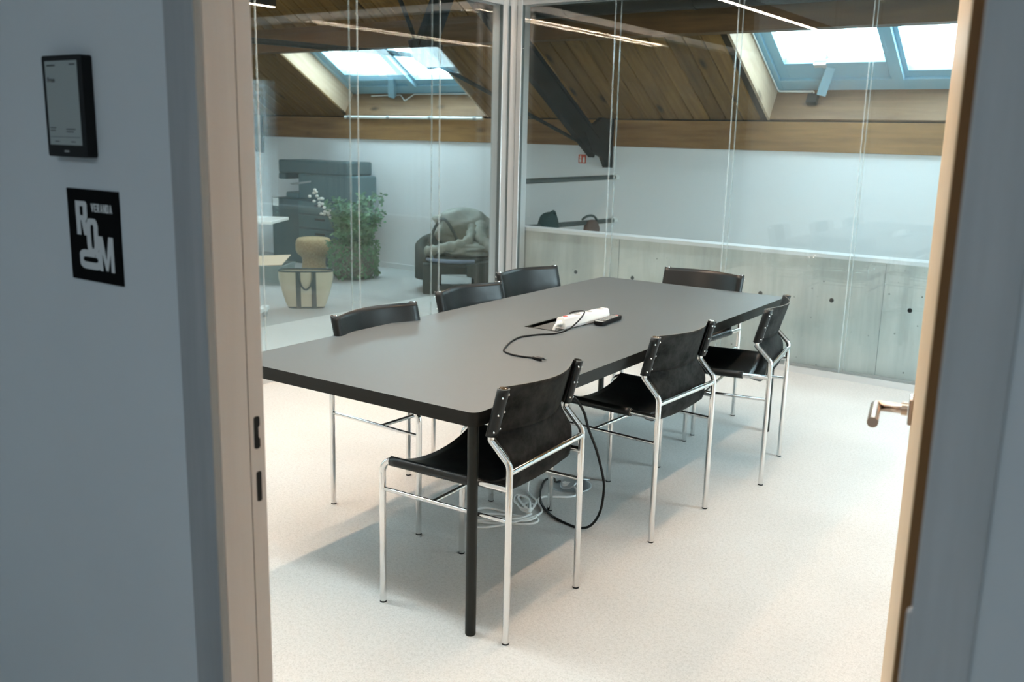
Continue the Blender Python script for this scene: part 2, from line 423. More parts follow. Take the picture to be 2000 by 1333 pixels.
# door frame: casing flush with the corridor wall, deep jamb with stop and rebate
def door_side(sgn, xo):
    """sgn -1: latch side, +1: hinge side.  returns the root of that frame side"""
    k = MB()
    if sgn < 0:
        k.box(xo-0.074, xo, YW-0.004, YW+0.012, 0, 2.11)
    else:
        k.box(xo, xo+0.058, YW-0.004, YW+0.012, 0, 2.11)
    o = bevel(k.build('trim_1' if sgn < 0 else 'trim_2', M['casing'] if sgn < 0 else M['casing_lit'], kind='structure'), 0.002)
    return o
t1 = door_side(-1, XL)
bevel(MB().box(XL-0.074, XL, YW+0.012, YW+0.071, 0, 2.11).build('jamb', M['jamb'], t1), 0.0015)
MB().box(XL-0.074, XL-0.003, YW+0.071, YW+0.0745, 0, 2.11).build('seal', M['seal'], t1)
bevel(MB().box(XL-0.074, XL-0.004, YW+0.0745, YW+0.108, 0, 2.11).build('rebate', M['jamb'], t1), 0.0015)
def slot(cz, hh, ww, y0, notch):
    pts = []
    for (sy, sz) in ((1, 1), (-1, 1), (-1, -1), (1, -1)):
        for k in range(5):
            a = {(1, 1): 0, (-1, 1): 90, (-1, -1): 180, (1, -1): 270}[(sy, sz)] + k*22.5
            r = ww*0.35
            pts.append((y0+sy*(ww/2-r)+r*cos(radians(a)), cz+sz*(hh/2-r)+r*sin(radians(a))))
    if notch:
        pts += [(y0+ww/2, cz-hh*0.22), (y0+ww/2-0.003, cz-hh*0.15), (y0+ww/2-0.003, cz+hh*0.15), (y0+ww/2, cz+hh*0.22)]
    b = MB(); mm = Matrix(((0, 0, 1, XL-0.0035), (1, 0, 0, 0), (0, 1, 0, 0), (0, 0, 0, 1)))
    b.prism(pts, -0.0005, 0.0003, mm); return b
slot(1.041, 0.058, 0.0125, YW+0.0905, True).build('strike_hole', M['hole'], t1)
slot(0.943, 0.055, 0.0105, YW+0.0915, False).build('strike_hole', M['hole'], t1)
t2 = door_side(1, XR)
bevel(MB().box(XR, XR+0.058, YW+0.012, YW+0.071, 0, 2.11).build('jamb', M['jamb'], t2), 0.0015)
MB().box(XR+0.016, XR+0.058, YW+0.071, YW+0.108, 0, 2.11).build('rebate', M['jamb'], t2)
hb = MB(); hb.tube(fillet([(XR+0.002, YW+0.004, 1.021), (XR+0.002, YW+0.004, 1.098)], 0.01), 0.0075, 14)
hb.ball((XR+0.002, YW+0.004, 1.098), 0.0075, 0.0075, 0.006); hb.ball((XR+0.002, YW+0.004, 1.021), 0.0075, 0.0075, 0.006)
hb.build('hinge', M['hinge'], t2)
hb = MB(); hb.box(XL, XR, YW-0.004, YW+0.012, 2.05, 2.16); hb.box(XL, XR, YW+0.012, YW+0.108, 2.10, 2.16)
hb.box(XL-0.074, XL, YW-0.004, YW+0.108, 2.11, 2.16); hb.box(XR, XR+0.058, YW-0.004, YW+0.108, 2.11, 2.16)
hb.build('trim_3', M['casing'], kind='structure')

# door leaf, opened into the room about its right edge
d = thing('door_1', 'open pale oak door leaf with a brushed lever handle', 'door', (-0.2007, 1.045, 0), radians(90+12.11))
d['kind'] = 'structure'
bevel(MB().box(0.004, 1.02, -0.040, 0, 0.008, 2.075).build('door_panel', M['leaf'], d), 0.002)
MB().box(-0.002, 0.004, -0.040, -0.0005, 0.008, 2.075).build('edge_strip', M['leaf_edge'], d)
hd = MB(); hd.box(0.879, 0.931, 0, 0.008, 1.014, 1.066)
hnd = bevel(hd.build('handle', M['brass'], d, label='brushed brass-toned lever handle on a small square rose'), 0.002)
hl = MB(); hl.tube(fillet([(0.905, 0.009, 1.04), (0.905, 0.068, 1.04), (0.775, 0.068, 1.04)], 0.0025, 3), 0.0102, 20)
hl.lathe([(0.0105, 0), (0.013, 0.001), (0.013, 0.012)], 20)
hl2 = MB(); hl2.tube(fillet([(0.905, 0.009, 1.04), (0.905, 0.068, 1.04), (0.775, 0.068, 1.04)], 0.0025, 3), 0.0102, 20)
hl2.build('lever', M['brass'], hnd)
MB().tube([(0.905, 0.009, 1.04), (0.905, 0.021, 1.04)], 0.0135, 20).build('collar', M['brass'], hnd)
# room-side lever of the same door
hb = MB(); hb.box(0.879, 0.931, -0.048, -0.040, 1.014, 1.066)
hb.tube(fillet([(0.905, -0.049, 1.04), (0.905, -0.108, 1.04), (0.775, -0.108, 1.04)], 0.0025, 3), 0.0102, 16)
hb.build('handle', M['brass'], d)

# ------------------------------------------------------------------ roof
UMAX = 7.7
OPEN = [(-8.30, -6.16, 0.0, 1.30), (-3.12, -1.02, 0.0, 1.30),           # the two skylights at the eaves
        (-8.30, -6.16, 3.6, 4.3), (-3.12, -1.02, 3.6, 4.1), (-12.6, -11.2, 0.0, 1.30), (-12.6, -11.2, 3.6, 4.7)]   # added unseen skylights for ambient daylight, most higher up the roof
xs = sorted({-13.1, 1.0} | {o[0] for o in OPEN} | {o[1] for o in OPEN}); us = sorted({-0.45, UMAX} | {o[2] for o in OPEN} | {o[3] for o in OPEN})
deck = MB()
for i in range(len(xs)-1):
    j = 0
    while j < len(us)-1:
        def solid(j): 
            cx, cu = (xs[i]+xs[i+1])/2, (us[j]+us[j+1])/2
            return not any(o[0] < cx < o[1] and o[2] < cu < o[3] for o in OPEN)
        if solid(j):
            k = j
            while k+1 < len(us)-1 and solid(k+1): k += 1
            deck.box(xs[i], xs[i+1], us[j], us[k+1], 0.024, 0.30, ROOFM); j = k+1
        else: j += 1
deck.box(-13.1, 1.0, 3.3, 3.6, 0.0, 0.024, ROOFM); deck.box(1.0, 4.5, -0.45, 2.3, 0.024, 0.30, ROOFM)
ceiling = deck.build('ceiling', M['deck'], kind='structure')
PW = 0.158; nplank = int(14.0/PW)
def plank_mesh(u0, u1):
    b = MB(); w = PW/2-0.0035
    b.prism([(-w, 0.007), (-w+0.005, 0.0), (w-0.005, 0.0), (w, 0.007), (w, 0.022), (-w, 0.022)], 0, u1-u0,
            Matrix(((1, 0, 0, 0), (0, 0, 1, 0), (0, 1, 0, 0), (0, 0, 0, 1))))
    me = bpy.data.meshes.new('plank'); me.from_pydata(b.v, [], b.f); me.materials.append(M['plank']); me.update(); return me
p_long, p_short, p_hall = plank_mesh(0, 3.3), plank_mesh(1.30, 3.3), plank_mesh(0, 2.2)
PB = (Matrix.Translation((0, 0, 0)), )
for i in range(-22, nplank):
    x = 0.9-PW*(i+0.5)+0.02
    inside = any(o[0]-0.02 < x < o[1]+0.02 and o[2] == 0 for o in OPEN)
    o = link('plank', p_short if inside else (p_hall if x > 0.98 else p_long), ceiling)
    o.matrix_local = ROOFM @ Matrix.Translation((x, 1.30 if inside else 0, random.uniform(-0.0015, 0.0015)))
bevel(MB().box(-13, 4.4, 6.886, 7.05, 2.34, 2.62).build('trim_4', M['purlin'], kind='structure'), 0.004)      # purlin
bevel(MB().box(-13, 4.4, YE-0.02, YE+0.16, 1.473, 1.722).build('trim_5', M['beam'], kind='structure'), 0.003)  # wall plate

def skylight(idx, x0, x1, u1, mull, stuff=True):
    root = bpy.data.objects.new('window_%d' % idx, None); COL.objects.link(root); root['kind'] = 'structure'
    root.matrix_world = ROOFM
    # lining boards
    for xa, xb in ((x0-0.001, x0+0.022), (x1-0.022, x1+0.001)):
        MB().box(xa, xb, 0.0, u1, 0.0, 0.29).build('side_lining', M['beam_y'], root)
    MB().box(x0+0.022, x1-0.022, -0.001, 0.022, 0.0, 0.29).build('lower_lining', M['beam_x'], root)
    MB().box(x0+0.022, x1-0.022, u1-0.022, u1, 0.0, 0.29).build('upper_lining', M['beam_x'], root)
    fr = MB(); f = 0.075
    fr.box(x0-0.03, x0+f, 0, u1, 0.29, 0.37); fr.box(x1-f, x1+0.03, 0, u1, 0.29, 0.37)
    fr.box(x0+f, x1-f, 0.0, 0.16, 0.29, 0.37); fr.box(x0+f, x1-f, u1-f, u1, 0.29, 0.37)
    bevel(fr.build('window_frame', M['frame_grey'], root), 0.003)
    bevel(MB().box(mull-0.045, mull+0.045, 0.16, u1-f, 0.27, 0.37).build('mullion', M['frame_grey'], root), 0.003)
    for n, (a, b) in enumerate(((x0+f, mull-0.045), (mull+0.045, x1-f))):
        s = MB(); w = 0.085 if n == 0 else 0.035; lo = 0.16; hi = u1-f; low = 0.20 if n == 0 else 0.08
        s.box(a, a+w, lo, hi, 0.315, 0.385); s.box(b-0.03, b, lo, hi, 0.315, 0.385)
        s.box(a+w, b-0.03, lo, lo+low, 0.315, 0.385); s.box(a+w, b-0.03, hi-0.05, hi, 0.315, 0.385)
        so = bevel(s.build('sash', M['frame_grey'], root), 0.003)
        MB().box(a+w-0.005, b-0.025, lo+low-0.005, hi-0.045, 0.345, 0.357).build('pane', M['sky_glass'], so)
    return root
w3 = skylight(3, -8.30, -6.16, 1.30, -7.23)
w4 = skylight(4, -3.12, -1.02, 1.30, -2.06)
for k, o in enumerate(OPEN[2:]):
    root = bpy.data.objects.new('window_%d' % (5+k), None); COL.objects.link(root); root['kind'] = 'structure'; root.matrix_world = ROOFM
    x0, x1, u0, u1 = o; fr = MB(); f = 0.07
    fr.box(x0-0.03, x0+f, u0, u1, 0.29, 0.37); fr.box(x1-f, x1+0.03, u0, u1, 0.29, 0.37)
    fr.box(x0+f, x1-f, u0, u0+f, 0.29, 0.37); fr.box(x0+f, x1-f, u1-f, u1, 0.29, 0.37); fr.box((x0+x1)/2-0.04, (x0+x1)/2+0.04, u0+f, u1-f, 0.29, 0.37)
    fr.build('window_frame', M['frame_grey'], root)
    MB().box(x0+f, x1-f, u0+f, u1-f, 0.32, 0.335).build('pane', M['sky_glass'], root)
# daylight portals at the skylights (sampling aid for the sky light)
for o in OPEN:
    ld = bpy.data.lights.new('portal', 'AREA'); ld.shape = 'RECTANGLE'; ld.size = o[1]-o[0]; ld.size_y = o[3]-o[2]; ld.cycles.is_portal = True
    lo = bpy.data.objects.new('portal', ld); COL.objects.link(lo)
    lo.matrix_world = ROOFM @ Matrix.Translation(((o[0]+o[1])/2, (o[2]+o[3])/2, 0.42)) @ Matrix(((1, 0, 0, 0), (0, 1, 0, 0), (0, 0, 1, 0), (0, 0, 0, 1)))
    # ROOFM is a mirrored frame (x, slope, outwards): rebuild so the light looks along -n, into the building
    zc = RN; yc = RD; xc = yc.cross(zc)
    p = lo.matrix_world.translation.copy()
    lo.matrix_world = Matrix(((xc.x, yc.x, zc.x, p.x), (xc.y, yc.y, zc.y, p.y), (xc.z, yc.z, zc.z, p.z), (0, 0, 0, 1)))
# added, unseen fill light for the corridor (behind the camera)
ld = bpy.data.lights.new('corridor_fill', 'AREA'); ld.shape = 'RECTANGLE'; ld.size = 2.6; ld.size_y = 1.0; ld.energy = CORRIDOR_POWER; ld.color = (0.72, 0.88, 1.0)
lo = bpy.data.objects.new('corridor_fill', ld); COL.objects.link(lo); lo.location = (-0.7, -1.4, 2.6)

# skylight opener motors, cables and boxes
for nm, x, root, lab in (('window_opener', -2.66, w4, 'grey chain opener motor on the right-hand skylight sash'), ('window_opener', -7.55, w3, 'grey chain opener motor on the skylight beyond the left glass wall')):
    t = thing(nm, lab, 'window opener'); t.matrix_world = ROOFM @ Matrix.Translation((x, 0.13, 0.25))
    b = MB(); mt = Matrix.Rotation(radians(-25), 4, 'Z') @ Matrix.Rotation(radians(28), 4, 'X')
    b.box(-0.038, 0.038, -0.07, 0.20, -0.036, 0.036, mt); bevel(b.build('motor_body', M['frame_grey'], t), 0.004)
    b = MB(); b.box(-0.05, 0.05, 0.19, 0.23, 0.05, 0.12); b.tube([(0.02, 0.17, 0.06), (0.05, 0.25, 0.14)], 0.012, 8); b.build('bracket', M['alu'], t)
jb = thing('junction_box', 'small dark junction box below the right skylight motor', 'junction box'); jb.matrix_world = ROOFM @ Matrix.Translation((-2.76, 0.022, 0.18))
bevel(MB().box(-0.045, 0.045, 0, 0.05, -0.045, 0.045).build('box_body', M['steel_black'], jb), 0.004)
MB().tube(smooth_path([(0.0, 0.03, 0.045), (-0.01, 0.03, 0.075), (-0.06, 0.02, 0.085), (-0.32, 0.015, 0.09)]), 0.008, 8).build('cable', M['white_plastic'], jb)
cb = MB().tube(fillet([(-3.086, 1.2, 0.27), (-3.086, 0.036, 0.27), (-2.79, 0.036, 0.26)], 0.03), 0.007, 8).build('cable_run', M['white_plastic'], label='thin white cable running down the right skylight lining', category='cable'); cb.matrix_world = ROOFM
cb = MB().tube(fillet([(-7.95, 0.036, 0.25), (-7.50, 0.036, 0.26), (-7.40, 0.036, 0.18), (-7.30, 0.036, 0.27), (-6.2, 0.036, 0.27)], 0.02), 0.007, 8).build('cable_run', M['white_plastic'], label='thin white cable along the lower lining of the left skylight', category='cable'); cb.matrix_world = ROOFM
cd = thing('cable_duct', 'white round conduit lying under the skylight beyond the left glass wall', 'conduit', (-8.24, YE-0.045, 1.722))
MB().tube([(0, 0, 0), (2.03, 0, 0)], 0.017, 14).build('pipe', M['white_plastic'], cd)
for k in range(4):
    MB().tube([(0.05+0.62*k, 0, 0), (0.09+0.62*k, 0, 0)], 0.021, 14).build('clip', M['grey_plastic'], cd)

# ventilation duct under the purlin, right of the corner
vd = thing('ventilation_duct', 'dark round ventilation duct running along the timber purlin', 'duct', (-4.62, 6.70, 2.60))
MB().tube([(0, 0, 0), (5.4, 0, 0)], 0.115, 28).build('duct_pipe', M['duct'], vd)
for k in range(5):
    MB().tube([(0.35+1.1*k, 0, 0), (0.375+1.1*k, 0, 0)], 0.119, 28).build('collar', M['duct'], vd)

# steel trusses
def truss(x, label):
    t = thing('roof_truss', label, 'truss', (x, 0, 0))
    b = MB(); S = lambda y, off: (y, 1.735+(YE-y)*SP/CP-off)
    # rafter hangs below the purlins, parallel to the planks
    for (a, w, z0, z1) in ((0, 0.065, 0.30, 0.325), (0, 0.065, 0.50, 0.525), (0, 0.018, 0.32, 0.505)):
        mt = Matrix(((1, 0, 0, 0), (0, RD.y, RN.y, YE), (0, RD.z, RN.z, 1.735), (0, 0, 0, 1)))
        b.box(-w/2, w/2, 0.10, 7.2, -z1+0.03, -z0+0.03, mt)
    b.build('rafter', M['steel_black'], t)
    b = MB(); ym = Matrix(((0, 0, 1, 0), (1, 0, 0, 0), (0, 1, 0, 0), (0, 0, 0, 1)))
    b.prism([(8.195, 1.27), (8.195, 1.73), (8.02, 1.74), (7.72, 1.60), (7.86, 1.42), (8.05, 1.37), (8.13, 1.27)], -0.02, 0.02, ym)
    b.box(-0.05, 0.05, 8.175, 8.2, 1.27, 1.73); b.build('foot_plate', M['steel_black'], t)
    node = Vector((0, 5.43, 2.10))
    MB().tube([(0, 7.95, 1.43), node], 0.016, 12).build('tie_rod', M['steel_black'], t)
    MB().tube([node, (0, 1.4, 2.02)], 0.018, 12).build('tie_rod', M['steel_black'], t)
    MB().tube([node, (0, 4.2, 4.0)], 0.016, 12).build('tie_rod', M['steel_black'], t)
    st = MB(); e = Vector((0, 5.84, 2.86)); dr = (e-node).normalized(); nn = Vector((0, dr.z, -dr.y))
    st.box(-0.03, 0.03, -0.085, 0.085, 0.04, (e-node).length, Matrix(((1, nn.x, dr.x, 0), (0, nn.y, dr.y, node.y), (0, nn.z, dr.z, node.z), (0, 0, 0, 1))))
    st.build('strut', M['steel_black'], t)
    b = MB(); b.prism([(5.29, 2.19), (5.44, 2.26), (5.65, 2.19), (5.66, 2.04), (5.52, 2.01), (5.36, 2.07)], -0.012, 0.012, ym)
    b.tube([(-0.03, 5.43, 2.10), (0.03, 5.43, 2.10)], 0.03, 12); b.build('gusset_plate', M['steel_black'], t)
    return t
truss(-4.685, 'black steel roof truss landing on the wall right of the glass corner')
t = truss(-9.76, 'black steel roof truss whose foot shows beside the left door jamb')

# ------------------------------------------------------------------ glass walls
def vstrip(root, b, name, material): return b.build(name, material, root)
ZT = 2.54
g1 = bpy.data.objects.new('window_1', None); COL.objects.link(g1); g1['kind'] = 'structure'
JX = [-4.417, -3.605, -2.659, -1.77, -0.87, 0.03, 0.9]
for k in range(len(JX)-1):
    for y0 in (YB, YB+0.085):
        MB().box(JX[k]+0.003, JX[k+1]-0.003, y0, y0+0.010, 0.045, ZT).build('pane', M['glass'], g1)
M['joint'] = mat('polished_glass_edge', (0.60, 0.66, 0.66, 1), 0.25); bsdf(M['joint']).inputs['Alpha'].default_value = 0.32
for k in range(1, len(JX)-1):
    for y0 in (YB, YB+0.085):
        MB().box(JX[k]-0.003, JX[k]+0.003, y0-0.0005, y0+0.0105, 0.045, ZT).build('glass_joint', M['joint'], g1)
b = MB(); b.box(-4.417, 0.9, YB-0.008, YB+0.018, ZT, ZT+0.06); b.box(-4.417, 0.9, YB+0.077, YB+0.103, ZT, ZT+0.06); b.build('head_channel', M['alu'], g1)
b = MB(); b.box(-4.417, 0.9, YB-0.006, YB+0.016, 0, 0.045); b.box(-4.417, 0.9, YB+0.079, YB+0.101, 0, 0.045); b.build('floor_channel', M['alu'], g1)
g2 = bpy.data.objects.new('window_2', None); COL.objects.link(g2); g2['kind'] = 'structure'
JY = [YR, 2.13, 2.975, 3.82, 4.650, 5.490, 6.235]
for k in range(len(JY)-1):
    for x1 in (XG, XG-0.075):
        MB().box(x1-0.010, x1, JY[k]+0.003, JY[k+1]-0.003, 0.045, ZT).build('pane', M['glass'], g2)
for k in range(1, len(JY)-1):
    for x1 in (XG, XG-0.075):
        MB().box(x1-0.0105, x1+0.0005, JY[k]-0.003, JY[k]+0.003, 0.045, ZT).build('glass_joint', M['joint'], g2)
b = MB(); b.box(XG-0.018, XG+0.008, YR, 6.235, ZT, ZT+0.06); b.box(XG-0.093, XG-0.067, YR, 6.235, ZT, ZT+0.06); b.build('head_channel', M['alu'], g2)
b = MB(); b.box(XG-0.016, XG+0.006, YR, 6.235, 0, 0.045); b.box(XG-0.091, XG-0.069, YR, 6.235, 0, 0.045); b.build('floor_channel', M['alu'], g2)
# corner post of aluminium profiles
cp = MB().box(XG-0.09, XG+0.086, 6.315, YB+0.10, 0, ZT+0.085).build('trim_6', M['alu'], kind='structure')
bevel(MB().box(XG-0.09, XG+0.012, 6.235, 6.311, 0, ZT+0.085).build('corner_profile', M['alu'], cp), 0.003)
bevel(MB().box(XG+0.092, XG+0.138, 6.308, YB+0.10, 0, ZT+0.085).build('corner_profile', M['alu'], cp), 0.003)
MB().box(XG-0.088, XG+0.026, 6.310, 6.3155, 0, ZT).build('gasket', M['alu_dark'], cp)
MB().box(XG+0.085, XG+0.093, 6.3135, YB+0.10, 0, ZT).build('gasket', M['alu_dark'], cp)
MB().box(XG+0.138, XG+0.143, 6.312, 6.34, 0, ZT).build('gasket', M['alu_dark'], cp)
MB().box(XG-0.02, XG+0.010, 6.230, 6.235, 0, ZT).build('gasket', M['alu_dark'], cp)

# concrete parapet of the stair behind the back glass
pw = MB().box(-4.62, 4.4, 6.46, 6.60, 0, 0.79).build('wall_stair', M['concrete'], kind='structure')
MB().box(-4.62, 4.4, 6.456, 6.615, 0.79, 0.816).build('ledge', M['white_paint'], pw)
for x, z in ((-4.463, .496), (-3.945, .494), (-3.433, .50), (-2.406, .497), (-1.903, .505), (-1.395, .498), (-0.88, .50), (-0.36, .50), (0.15, .50)):
    MB().tube([(x, 6.4592, z), (x, 6.4705, z)], 0.0155, 12).build('tie_hole', M['hole'], pw)
for x in (-3.56, -1.57):
    MB().box(x-0.0015, x+0.0015, 6.4585, 6.465, 0, 0.79).build('formwork_joint', M['crate'], pw)
# handrails beside the stair, ending on the white wall
for y0, z0, z1, lab in ((6.53, 1.178, 1.181, 'upper dark round handrail above the concrete parapet'), (6.60, 0.789, 0.764, 'lower dark round handrail just above the concrete parapet')):
    t = thing('handrail', lab, 'handrail', (-4.59, 0, 0))
    MB().tube([(0, y0, z0), (0, 8.16, z1)], 0.023, 16).build('rail', M['rail'], t)
    MB().tube([(0, 8.16, z1), (0, 8.219, z1)], 0.030, 16).build('end_cap', M['white_plastic'], t)
    if y0 < 6.6: MB().tube([(0, y0+0.012, 0.816), (0, y0+0.012, z0-0.02)], 0.010, 10).build('post', M['rail'], t)

# fire sign on the white wall
fs = thing('fire_sign', 'small square red fire equipment sign on white wall by truss foot', 'sign', (-5.035, YE-0.004, 1.300))
MB().box(0, 0.085, 0, 0.004, 0, 0.085).build('plate', M['sign_red'], fs)
b = MB()
b.box(0.012, 0.034, -0.0012, 0, 0.008, 0.040); b.box(0.014, 0.032, -0.0012, 0, 0.046, 0.060); b.ball((0.023, 0, 0.068), 0.008, 0.0012, 0.007)
b.build('hose_pictogram', M['sign_white'], fs)
b = MB(); b.prism([(0.050, 0.008), (0.074, 0.008), (0.074, 0.050), (0.068, 0.060), (0.064, 0.070), (0.060, 0.060), (0.050, 0.045)], 0, 0.0012, Matrix(((1, 0, 0, 0), (0, 0, -1, 0), (0, 1, 0, 0), (0, 0, 0, 1))))
b.build('flame_pictogram', M['sign_white'], fs)

# ------------------------------------------------------------------ linear pendant lamps
def pendant(x, y0, y1, z, label, group=None, glow='lamp_glow'):
    t = thing('linear_pendant_lamp', label, 'lamp', (x, y0, z), 0, group); ln = y1-y0
    MB().box(-0.028, 0.028, 0, ln, 0.004, 0.075).build('housing', M['lamp_body'], t)
    MB().box(-0.018, 0.018, 0.006, ln-0.006, 0.0, 0.004).build('diffuser', M[glow], t)
    for y in (0.3, ln-0.3):
        yy = y0+y; zr = 1.735+(YE-yy)*SP/CP
        MB().tube([(0, y, 0.075), (0, y, zr-z)], 0.002, 6).build('suspension_wire', M['lamp_body'], t)
    return t
pendant(-3.44, 1.50, 5.40, 2.70, 'long slim pendant lamp over the left row of chairs, seen mirrored in the glass', None, 'lamp_left')
pendant(-1.25, 1.40, 5.33, 2.70, 'long slim pendant lamp over the right row of chairs, seen mirrored in the glass', None, 'lamp_right')
pendant(-7.36, 3.0, 6.39, 2.69, 'dark slim pendant lamp in the office beyond the left glass wall', None, 'lamp_soft')

# ------------------------------------------------------------------ table
tb = thing('meeting_table', 'long matt black meeting table with round legs and rounded corners', 'table', (-2.2235, 3.533, 0), radians(1.08))
TL, TW = 2.782, 1.107
def rrect(w, l, r, n=6, ox=0, oy=0):
    pts = []
    for cx, cy, a in ((w/2-r, l/2-r, 0), (-w/2+r, l/2-r, 90), (-w/2+r, -l/2+r, 180), (w/2-r, -l/2+r, 270)):
        for k in range(n+1): pts.append((ox+cx+r*cos(radians(a+90*k/n)), oy+cy+r*sin(radians(a+90*k/n))))
    return pts
# top with an opening for the cable hatch: frame of four slabs sharing the rounded outline
hx0, hx1, hy0, hy1 = -0.060, 0.094, -0.190, 0.105       # hatch opening in table coordinates
poly = rrect(TW, TL, 0.032)
b = MB(); n = len(poly)
outer_t = [(x, y, 0.74) for x, y in poly]; hole = [(hx1, hy1), (hx0, hy1), (hx0, hy0), (hx1, hy0)]
hole_t = [(x, y, 0.74) for x, y in hole]
q = 7
vs = outer_t + hole_t
fs = []
for k in range(4):   # quadrant fans: corner arc k runs over indices 7k..7k+6
    arc = list(range(7*k, 7*k+7)); nxt = (7*k+7) % n
    hcur, hnext = n+k, n+(k+1) % 4
    for a in range(6): fs.append((arc[a], arc[a+1], hcur))
    fs.append((arc[6], nxt, hnext, hcur))
b.add(vs, fs)
b.add(outer_t+[(x, y, 0.715) for x, y in poly], [(i, n+i, n+(i+1) % n, (i+1) % n) for i in range(n)], True)
b.add([(x, y, 0.715) for x, y in poly], [tuple(reversed(range(n)))])
top = b.build('tabletop', [M['table_top'], M['table_edge']], tb)
for i, p in enumerate(top.data.polygons):
    p.material_index = 0 if abs(p.center.z-0.74) < 1e-4 else 1
ap = rrect(TW-0.006, TL-0.006, 0.03)
MB().prism(ap, 0.694, 0.7148, None, True).build('apron', M['table_edge'], tb)
for sx in (-1, 1):
    for sy in (-1, 1):
        x, y = sx*(TW/2-0.028), sy*(TL/2-0.028)
        if sx > 0 and sy > 0: y -= 0.03
        MB().tube([(x, y, 0.004), (x, y, 0.694)], 0.0172, 24).build('leg', M['table_leg'], tb)
        MB().tube([(x, y, 0.0), (x, y, 0.004)], 0.0155, 20).build('foot_glide', M['black'], tb)
# cable hatch
hf = MB()
hf.box(hx0-0.006, hx1+0.006, hy0-0.006, hy0, 0.7395, 0.7420); hf.box(hx0-0.006, hx1+0.006, hy1, hy1+0.006, 0.7395, 0.7420)
hf.box(hx0-0.006, hx0, hy0, hy1, 0.7395, 0.7420); hf.box(hx1, hx1+0.006, hy0, hy1, 0.7395, 0.7420)
hatch = hf.build('cable_hatch', M['table_leg'], tb)
hb = MB(); hb.box(hx0, hx1, hy0, hy1, 0.7150, 0.7200); hb.build('hatch_well', M['black'], hatch)
hb = MB(); hb.box(hx0+0.028, hx1, hy0, hy1, 0.7340, 0.7390); hb.build('hatch_flap', M['flap'], hatch)

